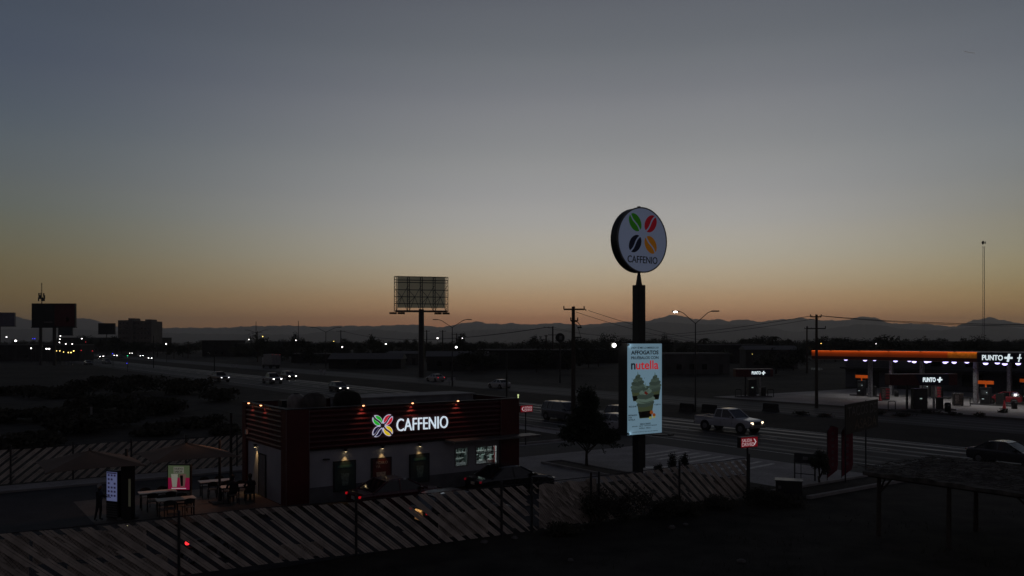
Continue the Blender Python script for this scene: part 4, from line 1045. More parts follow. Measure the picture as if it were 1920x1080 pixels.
def sprig(mb, r, p0, d, L, leaf):
    p0 = Vector(p0); d = Vector(d).normalized()
    mb.cyl(p0, p0 + d * L, .012, .004, 3, False)
    for j in range(int(L / .035)):
        p = p0 + d * (L * (j + r.random()) / (L / .035)); o_ = Vector((r.uniform(-1, 1), r.uniform(-1, 1), r.uniform(-1, 1))).normalized()
        a_ = (d * .5 + o_).normalized() * leaf; b_2 = a_.orthogonal().normalized() * leaf * .4
        q0 = p + o_ * .03; mb.add([q0, q0 + a_ * .5 + b_2, q0 + a_, q0 + a_ * .5 - b_2], [(0, 1, 2, 3)])
for k in range(30): sprig(c, r3, (r3.uniform(-.45, .45), r3.uniform(-.3, .3), r3.uniform(3.6, 4.3)), (r3.uniform(-.25, .25), r3.uniform(-.2, .2), 1), r3.uniform(.4, .95), .11)
for k in range(170):
    a = r3.uniform(0, 6.28); z = r3.choice((1.5, 1.8, 2.1, 2.5, 2.9, 3.3)); rad = {1.5: 1.5, 1.8: 1.6, 2.1: 1.45, 2.5: 1.1, 2.9: .8, 3.3: .6}[z] * r3.uniform(.7, 1.05)
    sprig(c, r3, (rad * math.cos(a), rad * math.sin(a), z + r3.uniform(-.2, .2)), (math.cos(a), math.sin(a), r3.uniform(-.9, .7)), r3.uniform(.3, .7), .12)
c.build("upper_crown", M_leaf, tr)
tree("small_tree", "small dark round tree beside the taco stand frame on the planter strip", gp(1537, 909), 1.75, .62, .45, 3600, .06, 21, clumps=14)
M_weed = mat("weeds", (.034, .032, .022), .9, nscale=1.5, noise=.6)
def shrub(label, loc, rx, h, n, leaf, seed, m=M_weed, group=None, name="shrub"):
    r = random.Random(seed); t = thing(name, label, "shrub", loc, 0, group)
    q = MB()
    for k in range(9): a = r.uniform(0, 6.283); q.cyl((0, 0, 0), (rx * .7 * math.cos(a), rx * .7 * math.sin(a), h * r.uniform(.5, .95)), .02, .006, 5)
    q.build("stems", M_bark, t)
    c = MB(); crown(c, (0, 0, h * .38), rx, h * .62, n, leaf, r, 13); c.build("foliage", m, t); return t
for k, (px, p, rx, h, lb) in enumerate(((1122, 985, 1.0, 1.5, "bushy weed against the fence just left of the pylon column"), (1175, 975, 1.3, 1.35, "widest bush at the foot of the fence below the banner"), (1250, 968, 1.2, .8, "low weed clump in front of the fence right of the pylon"),
        (1290, 962, 1.1, .75, "scruffy weed under the torn fence panel"), (1345, 952, 1.0, .6, "low dark weed below the exit sign"), (1060, 1003, .7, .55, "small weed at the left start of the overgrown fence"), (1420, 945, 1.0, .8, "dark bush right of the fence end post"), (1470, 948, 1.2, .7, "low bush in front of the utility box"))):
    shrub(lb, gp(px, p), rx, h, 1500, .07, 30 + k, group="weeds along the front fence")
for k, (px, p, h) in enumerate(((1262, 884, 1.1), (1282, 880, .95), (1235, 889, .6))):
    shrub(["tall thin shrub behind the fence right of the pylon", "second thin shrub behind the fence, right of the taller one", "short shrub beside the pylon's white base patch"][k], gp(px, p), .35, h, 700, .06, 50 + k, group="shrubs by the pylon")
# white base patch by the pylon
wp = MB(); wp.box((PB.x + .95, PB.y + .1, .17), (1.5, .5, .30), R(2)); tag(wp.build("concrete_block", mat("white_block", (.75, .75, .72), .6, noise=.1)), "white concrete block lying at the foot of the pylon column", "block")
# scrub on the left lot
r4 = random.Random(77)
protos = []
for k, (px, p, rx, h) in enumerate(((60, 838, 2.2, 1.3), (150, 812, 3.0, 1.8), (230, 800, 2.6, 1.7), (300, 775, 4.0, 2.2), (190, 770, 4.5, 2.4), (100, 790, 3.2, 1.6), (380, 800, 2.4, 1.4), (20, 790, 3.0, 1.6), (270, 735, 5.5, 3.2), (350, 738, 4.5, 2.6), (180, 728, 5, 2.5), (110, 745, 4.2, 1.9), (30, 740, 4.2, 1.8), (410, 752, 3.5, 1.9), (420, 815, 1.8, 1.0), (300, 815, 2.0, 1.1))):
    lb = ["scrub bush nearest the left frame edge above the rear fence", "broad scrub bush behind the left umbrella", "dark scrub bush between the two umbrellas", "large dark scrub in the middle of the vacant lot", "wide low scrub left of the lot's middle", "scrub bush above the left umbrella tip", "scrub bush left of the shop's rear corner", "scrub at the left frame edge", "tallest dark thicket at the far side of the vacant lot", "dark thicket left of the verge pickup", "far scrub below the traffic cluster", "grey scrub left of the far traffic", "low scrub at the left edge near the road", "scrub bush above the shop's left floodlights", "small bush right behind the rear fence by the shop", "small bush behind the right umbrella"][k]
    shrub(lb, gp(px, p), rx, h * .8, 1500, .16 + .03 * rx, 100 + k, M_weed, "scrub on the vacant lot")
mk = thing("marker_post", "short white marker post in the vacant lot on the left", "post", gp(171, 790), 0)
q = MB(); q.box((0, 0, .65), (.16, .1, 1.3)); q.build("post", mat("marker_white", (.14, .135, .13), .7), mk); q = MB(); q.box((0, 0, 1.33), (.2, .14, .06)); q.build("cap", M_conc, mk)

# ================================================================ RIGHT FOREGROUND
pg = thing("pergola", "rustic brush-roofed shelter on log posts in the right foreground", "shelter", W(16.7, -18.4), TH)
q = MB(); r5 = random.Random(9)
nx, ny = 26, 26
for i in range(nx):
    for j in range(ny):
        pass
top = MB()
gv = [[(-.4 + 6.3 * i / nx, .3 - 11.0 * j / ny, 2.46 + r5.uniform(-.03, .04) + .03 * math.sin(i * .5 + j * .3)) for j in range(ny + 1)] for i in range(nx + 1)]
for i in range(nx):
    for j in range(ny): top.add([gv[i][j], gv[i + 1][j], gv[i + 1][j + 1], gv[i][j + 1]], [(0, 1, 2, 3)])
ed = [gv[i][0] for i in range(nx + 1)]; ed2 = [gv[0][j] for j in range(ny + 1)]
for E_ in (ed, ed2):
    for a, b in zip(E_[:-1], E_[1:]): top.add([a, b, (b[0], b[1], 2.33), (a[0], a[1], 2.33)], [(0, 1, 2, 3)])
for k in range(1500):
    x, y = r5.uniform(-.6, 5.7), r5.uniform(-10.8, .5); a = r5.uniform(0, 3.14); l = r5.uniform(.15, .5)
    top.cyl((x, y, 2.52 + r5.uniform(0, .12)), (x + l * math.cos(a), y + l * math.sin(a), 2.50 + r5.uniform(0, .16)), .012, .008, 3, False)
top.build("brush_roof", mat("brush_roof", (.075, .068, .058), .95, nscale=3, noise=.6), pg)
bm_ = MB()
for x in (0, 3.9, 5.6): bm_.cyl((x, .3, 2.28), (x, -10.5, 2.28), .07, .07, 7)
for y in (-.1, -2.6, -5.4, -8.2): bm_.cyl((-.3, y, 2.40), (5.8, y, 2.40), .05, .05, 7)
bm_.build("beams", M_wood, pg)
for (a, b) in ((16.73, -18.5), (16.9, -21.1), (20.6, -20.3), (16.6, -24.3), (20.6, -24.5), (20.6, -28.0)):
    x, y = a - 16.7, b + 18.4; q = MB(); q.cyl((x, y, 0), (x + .04, y, 2.3), .10, .075, 8)
    q.build("post", M_wood, pg)
for (x, y, dx, dy) in ((.03, -.1, .55, 0), (.03, -.1, 0, -.55), (-.1, -5.9, .55, .1), (-.1, -5.9, 0, .75), (-.1, -5.9, 0, -.75)):
    q = MB(); q.cyl((x, y, 1.6), (x + dx, y + dy, 2.26), .04, .035, 6); q.build("brace", M_wood, pg)
# taco board
tb = thing("food_billboard", "dark hand-lettered food board on two thin posts beyond the shelter", "sign", gp(1585, 905), R(48))
q = MB(); q.cyl((0, 0, 0), (0, 0, 4.15), .04, .04, 8); q.build("post", M_pole, tb)
q = MB(); q.cyl((5.3, .6, 0), (5.3, .6, 4.05), .04, .04, 8); q.build("post", M_pole, tb)
import mathutils
q = MB(); q.b2((-.1, -.05, 2.55), (5.4, 0, 4.15)); pn = q.build("board", mat("board_dark", (.020, .017, .015), .7, nscale=2, noise=.5), tb); 
ink = mat("board_ink", (.085, .08, .078), .7, noise=.5, nscale=6); ink2 = mat("board_ink2", (.10, .075, .05), .7, noise=.5, nscale=6)
text("lettering", "TACOS DE", .2, 5.1, 3.45, 4.0, -.06, ink, tb, .01, .004); text("lettering", "ASADA", 1.3, 5.1, 2.7, 3.25, -.06, ink2, tb, .01, .004)
tb.rotation_euler = (0, 0, math.atan2(48.8 - 44.2, 21.6 - 17.7)); 
for o in tb.children: pass
def flag(label, p, zb, h, wd):
    t = thing("feather_flag", label, "flag", p, TH - R(8), "burgundy feather flags")
    q = MB(); q.tube([(0, 0, 0), (0, 0, zb + h * .9), (wd * .3, 0, zb + h), (wd * .75, 0, zb + h * .98)], .02); q.build("flag_pole", M_pole, t)
    c = MB(); pts = [(0.02, zb), (wd * .9, zb + .35)] + [(wd, zb + .35 + (h - .5) * k / 8) for k in range(1, 9)] + [(wd * .85, zb + h * .97), (wd * .4, zb + h), (.02, zb + h * .9)]
    c.poly(pts, -.012, .0); c.build("flag_cloth", M_burg, t)
    for k in range(6):
        q = MB(); q.b2((wd * .38, -.018, zb + .6 + k * .33), (wd * .62, -.013, zb + .78 + k * .33)); 
        if k == 0: al = q
        else: al.add(q.v, q.f)
    al.build("lettering", mat("flag_ink", (.10, .05, .06), .8), t)
flag("left burgundy feather flag beside the small dark tree", gp(1551, 905), .25, 2.75, .80)
flag("right burgundy feather flag below the food board", gp(1578, 901), .2, 2.7, .86)
# stand frame and box
fr = thing("sign_stand", "open dark metal sign frame on posts left of the small tree", "frame", gp(1490, 899), R(-30))
q = MB(); q.cyl((0, 0, 0), (0, 0, 1.45), .035); q.cyl((1.05, 0, 0), (1.05, 0, 1.45), .045); q.tube([(0, 0, 1.42), (1.05, 0, 1.40)], .03); q.tube([(0, 0, .95), (1.05, 0, .93)], .025); q.tube([(0, 0, .35), (1.05, 0, .33)], .025); q.cyl((.33, 0, 0), (.33, 0, 1.0), .02); q.build("frame", M_pole, fr)
q = MB(); q.b2((.02, -.015, .96), (1.03, .015, 1.40)); q.build("panel", mat("frame_panel", (.03, .03, .033), .6), fr)
q = MB(); q.b2((.42, -.022, 1.10), (.70, -.016, 1.28)); q.build("sticker", mat("sticker", (.12, .12, .12), .6), fr)
ub = thing("utility_box", "low dark metal utility box on the planter strip", "box", gp(1479, 924), R(-18))
q = MB(); q.b2((-.62, -.4, 0), (.62, .4, .62)); q.build("housing", mat("box_dark", (.02, .02, .021), .5), ub, bevel=.02); q = MB(); q.b2((-.66, -.44, .62), (.66, .44, .67)); q.build("lid", mat("box_lid", (.08, .08, .082), .4, .3), ub)
q = MB(); q.b2((-.5, -.41, .25), (-.35, -.402, .4)); q.build("badge", mat("badge", (.1, .1, .1), .6), ub)
# rubble along the foreground lot
for k, (px, p) in enumerate(((908, 1018), (1070, 1052), (1260, 990), (1286, 985), (1130, 958), (965, 1010), (1390, 1054))):
    s = gp(px, p); q = MB(); rr6 = random.Random(k); q.ball((0, 0, .04), .10 + .05 * rr6.random(), .55, 7)
    q.v = [(x * (1 + rr6.uniform(-.3, .3)), y * (1 + rr6.uniform(-.3, .3)), z) for x, y, z in q.v]
    o = q.build("stone", mat("pale_stone", (.10, .095, .09), .9)); o.location = s
    tag(o, ["pale stone in the foreground lot below the middle fence", "stone low in the foreground, left of the weeds", "left one of two stones under the torn fence", "right one of two stones under the torn fence", "pale scrap lying against the fence by the pylon", "stone at the foot of the fence centre", "stone low in the foreground below the exit sign"][k], "stone", "loose stones")

# ================================================================ STREET LAMPS, POLES, WIRES
def lampmast(label, base, h, lit=(False, False), span=3.3, rz=TH, thin=1.0):
    t = thing("street_lamp", label, "street lamp", base, rz, "double-arm street lamps on the median")
    q = MB(); q.cyl((0, 0, 0), (0, 0, h), .11 * thin, .06 * thin, 8); q.build("pole", M_pole, t)
    for s in (-1, 1):
        q = MB(); q.tube([(0, 0, h - .1), (s * span * .75, 0, h + 1.05), (s * span * .95, 0, h + 1.2), (s * span * 1.12, 0, h + 1.22)], .045 * thin, 6); ar = q.build("arm", M_pole, t)
        q = MB(); q.box((s * span * 1.2, 0, h + 1.22), (.8, .28, .13), 0); lh = q.build("lamp_head", M_pole, ar)
        if lit[0 if s < 0 else 1]:
            q = MB(); q.ball((s * span * 1.22, -.05, h + 1.17), .165, .6, 12); q.v = [(s * span * 1.22 + (x - s * span * 1.22) * 1.5, y, z) for x, y, z in q.v]; q.build("lens", em("street_white", (255, 240, 225), 5), lh)
            light("lamp_light", 'POINT', (s * span * 1.22, 0, h + .85), 30, (1, .93, .85), t, size=.1)
    return t
l1 = gp(1304, 772)
lampmast("nearest double-arm street lamp with its left head lit", l1, (772 - 605) * l1.y / F, (True, False), 1.72, R(-8), .9)
l2 = gp(848, 725); lampmast("unlit double-arm street lamp just right of the empty billboard", l2, (725 - 613) * l2.y / F, span=2.35, rz=R(-4), thin=1.1)
l3 = gp(611, 690); lampmast("unlit double-arm street lamp midway along the median", l3, (690 - 622) * l3.y / F, span=3.3, rz=R(0), thin=1.4)
l4 = gp(481, 672); lampmast("distant double-arm street lamp left of the antennas", l4, (672 - 624) * l4.y / F, span=4.0, rz=R(0), thin=1.9)
def upole(label, px, ptop, pbase, arms, r_=.14, rz=0.0, name="utility_pole", extra=None):
    g_ = gp(px, pbase); t = thing(name, label, "utility pole", g_, rz, "utility poles"); z = lambda y: H - (y - CY) * g_.y / F; k = g_.y / F
    q = MB(); q.cyl((0, 0, 0), (0, 0, z(ptop)), r_ * 1.25, r_ * .85, 8); q.build("pole", M_wood, t)
    for yy, x0, x1 in arms:
        q = MB(); q.tube([(x0 * k, -.12, z(yy)), (x1 * k, -.12, z(yy))], .06 * r_ / .14, 5)
        n_ = 3
        ar = q.build("crossarm", M_wood, t)
        for i in range(n_): q = MB(); x = (x0 + (x1 - x0) * i / (n_ - 1)) * k; q.cyl((x, -.12, z(yy)), (x, -.12, z(yy) + .28), .05, .05, 6); q.build("insulator", M_plast, ar)
    return t, g_, k
t_, g_, k_ = upole("tall utility pole rising behind the dark broad tree", 1075, 575, 800, [(580, -18, 20), (601.5, -5, 8)], .17)
q = MB(); z = lambda y: H - (y - CY) * g_.y / F
q.tube([(0, 0, z(602)), (8 * k_, 0, z(604)), (14 * k_, 0, z(611)), (13 * k_, 0, z(614))], .03); q.tube([(4 * k_, 0, z(607)), (10 * k_, 0, z(618)), (14 * k_, 0, z(632))], .02); q.box((12 * k_, 0, z(614)), (.35, .2, .12)); q.box((9 * k_, 0, z(632.5)), (.6, .1, .1)); q.tube([(20 * k_, -.1, z(579)), (24 * k_, -.1, z(582))], .05); q.build("cable_fittings", M_wire, t_)
upole("utility pole left of the fuel station canopy", 1531, 590, 765, [(594, -12, 8), (616, -18, 16)], .16)
upole("distant pole with one-sided crossarm and round sign beside it", 1036.5, 612, 690, [(614, -16, 1), (628, -8, 6)], .22)
for px, a, b, ln_ in ((353, 640, 672, 8), (483, 621, 668, 9), (639, 619, 672, 8), (856, 625, 675, 9), (1024, 628, 690, 3), (800, 619, 680, 6), (830, 619, 680, 6)):
    upole({353: "distant small pole left of the low brown buildings", 483: "distant pole beside the faint left street lamp", 639: "distant T-shaped pole right of the median lamp", 856: "short distant pole right of the billboard mast", 1024: "plain thin pole left of the one-sided crossarm pole", 800: "left pole of the frame right of the billboard mast", 830: "right pole of the frame right of the billboard mast"}[px], px, a, b, [(a + 2, -ln_, ln_)], .22)
upole("short far pole behind the canopy's left utility pole", 1513, 612, 700, [(616, -5, 8)], .2)
# plain dark poles along the near verge
for px, p0_, p1_, lb in ((288, 630, 690, "dark pole beside the lead car of the far queue"), (950, 664, 745, "dark pole rising behind the shop's right end"), (402, 655, 706, "thin dark pole beside the verge pickup")):
    g_ = gp(px, p1_); t = thing("signal_pole", lb, "pole", g_, 0); hh = (p1_ - p0_) * g_.y / F
    q = MB(); q.cyl((0, 0, 0), (0, 0, hh), .13, .1, 8); q.build("shaft", M_black, t); q = MB(); q.cyl((0, 0, hh), (0, 0, hh + .2), .14, .02, 8); q.build("cap", M_black, t)
def wire(label, a, b, sag, r_=.03, n=24):
    a, b = Vector(a), Vector(b); pts = [a.lerp(b, i / n) - Vector((0, 0, sag * 4 * (i / n) * (1 - i / n))) for i in range(n + 1)]
    q = MB(); q.tube(pts, r_, 4); return tag(q.build("power_line", M_wire), label, "cable", "power lines")
wire("power line from the one-sided crossarm pole toward the right-hand pole", at(1024, 614, 210), at(1523, 592, 93.5), 2.2, .032)
wire("lower power line in front of the mountains", at(1036, 613, 210), at(1536, 596, 93.5), 2.4, .028)
wire("power line leaving the right-hand pole toward the right frame edge", at(1540, 592, 93.5), at(2100, 608, 60), .35, .035)
wire("second power line leaving the right-hand pole to the right", at(1536, 592, 93.5), at(2100, 611, 60), .4, .03)
wire("power line running left from the one-sided crossarm pole", at(1024, 614, 210), at(640, 620, 470), 4.0, .10)
wire("thin upper cable from the tall pole to the pylon side", at(1103, 582, 73), at(1330, 640, 95), .3, .022)
wire("thin lower cable from the tall pole", at(1080, 585, 73), at(1300, 640, 98), .3, .022)

# lattice mast
def mast(label, px, ptop, Y, wpx, dish=False, n=40):
    b = at(px, CY, Y); hh = H + (CY - ptop) * Y / F; t = thing("lattice_mast", label, "mast", (b.x, b.y, 0), 0); w_ = wpx * Y / F / 2
    q = MB(); P = [(w_ * math.cos(a), w_ * math.sin(a)) for a in (0.3, 2.4, 4.5)]
    for x, y in P: q.cyl((x, y, 0), (x * .8, y * .8, hh * .97), .055 * Y / 300, .05 * Y / 300, 5)
    for k in range(n):
        z0_, z1_ = hh * .97 * k / n, hh * .97 * (k + 1) / n; a_, b_2 = P[k % 3], P[(k + 1) % 3]; q.cyl((a_[0], a_[1], z0_), (b_2[0], b_2[1], z1_), .02 * Y / 300, .02 * Y / 300, 4)
        c_2 = P[(k + 2) % 3]; q.cyl((c_2[0], c_2[1], z0_), (b_2[0], b_2[1], z1_), .02 * Y / 300, .02 * Y / 300, 4)
    q.build("tower", M_galv if dish else M_pole, t)
    if dish:
        q = MB(); q.lathe([(.01, -.2), (.5, -.1), (.7, .15)], (0, 0, 0), 14); q.v = [(-.4 + z, y, hh + x) for x, y, z in q.v]; q.build("dish", M_black, t); q = MB(); q.box((.5, 0, hh), (.3, .3, .8)); q.build("antenna", M_galv, t)
    return t
mast("very tall thin lattice mast with a dish on top behind the fuel station", 1844.5, 455, 300, 4.5, True)
mast("faint antenna mast between the median lamps", 559.5, 600, 600, 1.2, n=20); mast("fainter antenna mast left of the median lamps", 480, 601, 800, .8, n=16)
mast("antenna mast standing behind the red billboard", 78, 526, 420, 2.0, n=24)
q = MB(); bb_ = at(78, 557, 419)
for k in range(10): a = k * .63; q.box((bb_.x + 1.3 * math.cos(a), bb_.y + 1.3 * math.sin(a), bb_.z + (k % 3 - 1) * 1.1), (.5, .4, 1.9))
tag(q.build("antenna_cluster", M_pole), "round cluster of panel antennas on the mast behind the red billboard", "antenna")

# ================================================================ BILLBOARDS
Yb = 173.8; kx = Yb / F; bc = at(790, 640, Yb)
bb = thing("billboard", "empty lattice-backed billboard on a single mast against the sunset", "billboard", (bc.x, bc.y, 0), R(12))
zz = lambda y: H - (y - CY) * kx
q = MB(); q.cyl((0, 0, 0), (0, 0, zz(580)), .62, .55, 20); q.build("mast", M_pole, bb)
xL, xR = (741 - 790) * kx / .97, (839 - 790) * kx / .97; zB, zT = zz(584), zz(514) - .55
q = MB(); q.b2((xL + .4, .95, zz(577)), (xR - .4, 1.05, zT)); 
ms_ = bpy.data.materials.new("vinyl_sheet"); ms_.use_nodes = True; t9 = ms_.node_tree; t9.nodes.clear()
o9 = t9.nodes.new("ShaderNodeOutputMaterial"); d9 = t9.nodes.new("ShaderNodeBsdfDiffuse"); tr9 = t9.nodes.new("ShaderNodeBsdfTranslucent"); mx9 = t9.nodes.new("ShaderNodeMixShader"); mx9.inputs[0].default_value = .7
d9.inputs[0].default_value = (.45, .42, .36, 1); tr9.inputs[0].default_value = (.95, .86, .60, 1)
t9.links.new(d9.outputs[0], mx9.inputs[1]); t9.links.new(tr9.outputs[0], mx9.inputs[2]); t9.links.new(mx9.outputs[0], o9.inputs[0])
q = MB(); q.add([(xL + .7, 1.0, zz(577)), (xR - .5, 1.0, zz(577)), (xR - .5, 1.0, zT), (xL + .7, 1.0, zT)], [(0, 1, 2, 3)]); q.build("panel_sheet", ms_, bb)
q = MB(); n_ = 5
for i in range(n_):
    x = xL + .25 + (xR - xL - .5) * i / (n_ - 1)
    for dx in (-.22, .22): q.cyl((x + dx, 0, zB), (x + dx, 0, zT), .075, .075, 5)
    for k in range(16): z0_, z1_ = zB + (zT - zB) * k / 16, zB + (zT - zB) * (k + 1) / 16; s_ = 1 if k % 2 else -1; q.cyl((x - .22 * s_, 0, z0_), (x + .22 * s_, 0, z1_), .045, .045, 4); 
q.build("truss_uprights", M_pole, bb)
q = MB()
for f in (.0, .22, .42, .62, .83, .90, 1.0): q.cyl((xL + .05, .1, zB + (zT - zB) * f), (xR - .05, .1, zB + (zT - zB) * f), .08, .08, 5)
for i in range(n_ - 1):
    x0_ = xL + .25 + (xR - xL - .5) * i / (n_ - 1); x1_ = xL + .25 + (xR - xL - .5) * (i + 1) / (n_ - 1); zm = zB + (zT - zB)
    xm = (x0_ + x1_) / 2
    for a, b in (((x0_, .62), (xm, .42)), ((x1_, .75), (xm, .42)), ((xm, .42), (x0_ + .2, .0)), ((xm, .42), (x1_ - .2, 0.0)), ((x0_, .22), (xm, .42))): q.cyl((a[0], .15, zB + (zT - zB) * a[1]), (b[0], .15, zB + (zT - zB) * b[1]), .06, .06, 4)
q.build("truss_braces", M_pole, bb)
q = MB(); q.b2((xL + .3, -.35, zz(585.5)), (xR - .3, .35, zz(582))); q.build("walkway", M_pole, bb)
for x in ((xL - .1), (xL + 1.6), (xR - 1.9), (xR - .2)):
    q = MB(); q.tube([(x, .2, zz(585)), (x, 1.8, zz(586))], .04); q.box((x, 1.9, zz(587)), (1.5, .5, .38)); q.build("flood_lamp", M_black, bb)
def board(label, px0, px1, p0_, p1_, Y, legs, base_y, m, Yrot=0, mat2=None, txt=None):
    k = Y / F; cx = (px0 + px1) / 2; b = at(cx, CY, Y); t = thing("billboard", label, "billboard", (b.x, b.y, 0), R(Yrot)); z = lambda y: H - (y - CY) * k
    x0, x1 = (px0 - cx) * k, (px1 - cx) * k
    q = MB(); q.b2((x0, -.5, z(p1_)), (x1, .5, z(p0_))); q.build("panel", m, t)
    q = MB(); q.b2((x0 - .15, -.6, z(p1_) - .3), (x1 + .15, .6, z(p1_))); q.build("walkway", M_pole, t)
    for lx, wd in legs: q = MB(); x = (lx - cx) * k; q.cyl((x, 0, 0), (x, 0, z(p1_) - .3), wd * k, wd * k, 12); q.build("mast", M_pole, t)
    if mat2:
        for nm, a, b_3, c, d, mm in mat2: q = MB(); q.b2(((a - cx) * k, -.54, z(d)), ((b_3 - cx) * k, -.505, z(c))); q.build(nm, mm, t)
    return t
M_bred = mat("poster_dark_red", (.055, .008, .01), .6, nscale=.15, noise=.4); M_bdk = mat("poster_black", (.012, .013, .014), .6, nscale=.2)
board("large dark red billboard on two thick masts at the far left", 61, 142, 569, 613, 260, [(76, 2.6), (102, 3.2)], 0, M_bdk, 0, [("red_half", 104, 141, 571, 612, M_bred), ("pale_streak", 84, 100, 603, 605, mat("streak", (.12, .11, .10), .6)), ("emblem", 126, 131, 595, 603, mat("emblem_red", (.10, .03, .03), .6))])
board("grey billboard cut off by the left frame edge", -20, 28, 586, 611, 330, [(-2, 3)], 0, mat("poster_grey", (.10, .10, .13), .6), 0)
board("small black billboard left of the hotel block", 185, 216, 606, 626, 420, [(200, .8)], 0, M_bdk)
board("dark teal billboard half hidden behind the right mast of the red one", 110, 136, 613, 628, 380, [(112, 1.2)], 0, mat("poster_teal", (.02, .035, .038), .6))
rs = thing("round_sign", "dark round sign on a post beside the distant one-sided crossarm pole", "sign", (*at(1050, 640, 150)[:2], 0), 0)
kq = 150 / F; q = MB(); q.cyl((0, -.3, H + (640 - 633) * kq), (0, .3, H + (640 - 633) * kq), 8.6 * kq, 8.6 * kq, 28); q.build("disc", M_bdk, rs); q = MB(); q.cyl((0, 0, 0), (0, 0, H - .5), .15); q.build("post", M_pole, rs)
q = MB(); q.b2((-.15, -.34, H + .3), (.35, -.31, H + 1.0)); q.build("emblem", mat("emblem_grey", (.12, .12, .115), .6), rs)
# hotel block
k = 520 / F; b = at(262, 640, 520); ht = thing("hotel_block", "grey multi-storey block on the far left skyline", "building", (b.x, b.y, 0), R(0)); z = lambda y: H - (y - CY) * k
M_htl = mat("hotel_wall", (.11, .10, .09), .8, nscale=.1); q = MB(); q.b2((-29.5 * k, -8, 0), (-3 * k, 8, z(601))); q.b2((-3 * k, -7, 0), (31 * k, 9, z(602.5))); q.b2((-16 * k, -4, z(601)), (-4 * k, 4, z(597))); q.b2((14 * k, -3, z(602.5)), (26 * k, 5, z(599))); q.build("wall", M_htl, ht)
for fl in range(6):
    for c2 in range(9):
        if c2 == 3: continue
        x = (-27 + c2 * 6.4) * k; zz_ = z(605) - fl * 3.0; 
        if zz_ < 2: continue
        q = MB(); yf = -8.03 if x < -3 * k - 1 else -7.03; q.b2((x, yf, zz_ - 1.2), (x + 1.1, yf + .02, zz_)); q.build("window", M_glass, ht)

# ================================================================ DISTANT TOWN
hp0 = []
def house(label, px, pbase, w_, d_, h_, col, rz, gable=False, grp="far town buildings", wins=2):
    g_ = gp(px, pbase); t = thing("building", label, "building", g_, rz, grp)
    col *= .62; m = mat("wall_%d" % int(col * 1000), (col, col * .97, col * .95), .9, nscale=.4)
    q = MB(); q.b2((-w_ / 2, -d_ / 2, 0), (w_ / 2, d_ / 2, h_)); q.build("wall", m, t)
    q = MB()
    if gable: q.loft([[(-w_ / 2 - .3, -d_ / 2 - .3, h_), (-w_ / 2 - .3, 0, h_ + w_ * .08), (-w_ / 2 - .3, d_ / 2 + .3, h_)], [(w_ / 2 + .3, -d_ / 2 - .3, h_), (w_ / 2 + .3, 0, h_ + w_ * .08), (w_ / 2 + .3, d_ / 2 + .3, h_)]])
    else: q.b2((-w_ / 2 - .15, -d_ / 2 - .15, h_), (w_ / 2 + .15, d_ / 2 + .15, h_ + .3))
    q.build("roof", mat("roof_grey", (.10, .10, .10), .8), t)
    for i in range(wins):
        x = -w_ / 2 + w_ * (i + 1) / (wins + 2); q = MB(); q.b2((x - .6, -d_ / 2 - .03, 1.1), (x + .6, -d_ / 2 - .005, 2.3)); q.build("window", M_glass, t)
    x = w_ / 2 - w_ / (wins + 2) * .7; q = MB(); q.b2((x - .5, -d_ / 2 - .03, 0), (x + .5, -d_ / 2 - .005, 2.2)); q.build("door", M_plast, t)
    return t
spec = [("pale low warehouse behind the empty billboard mast", 757, 684, 10, 8, 3.6, .10, True), ("dark shed with pale roof right of the billboard mast", 858, 693, 16, 10, 3.6, .05, True), ("small pale house above the dark shed", 869, 670, 8, 8, 6.5, .16, False),
        ("long brown building right of the hotel block", 420, 668, 18, 10, 7.8, .035, False), ("pale low building left of the box truck", 470, 668, 16, 10, 6.2, .06, False), ("flat roofed building above the box truck", 540, 665, 24, 12, 7.2, .03, False),
        ("long low grey wall of buildings at far left", 40, 676, 50, 12, 6.0, .05, False), ("low grey building under the hotel block", 215, 659, 80, 20, 10.0, .045, False), ("dim building left of the tall utility pole", 985, 690, 26, 12, 5.0, .03, False),
        ("pale house behind the round sign", 1060, 668, 14, 10, 5.8, .06, False), ("dim house between the tall pole and the banner", 1120, 680, 18, 10, 4.6, .035, False), ("pale blue shop building behind the nearest street lamp", 1290, 700, 16, 10, 4.5, .10, False), ("dark house right of the nearest street lamp", 1370, 680, 20, 12, 6.2, .04, False),
        ("pale house with gable left of the fuel station", 1440, 690, 14, 9, 5.2, .07, True), ("pale house roof above the canopy's left end", 1590, 662, 26, 14, 7.0, .06, False), ("dim house behind the canopy lights", 1700, 664, 30, 14, 7.2, .05, False), ("wide grey building above the lit fuel brand letters", 1830, 668, 26, 14, 7.2, .08, False),
        ("flat building at the right end of the skyline", 1930, 666, 24, 14, 7.0, .07, False), ("low shed beyond the far carriageway, left part", 690, 690, 20, 9, 2.6, .03, True), ("long low shed in the middle distance", 610, 680, 22, 8, 3.0, .028, False)]
for s in spec: house(s[0], s[1], s[2], s[3], s[4], s[5], s[6], R(random.Random(s[1]).uniform(-12, 20)), s[7], wins=3)
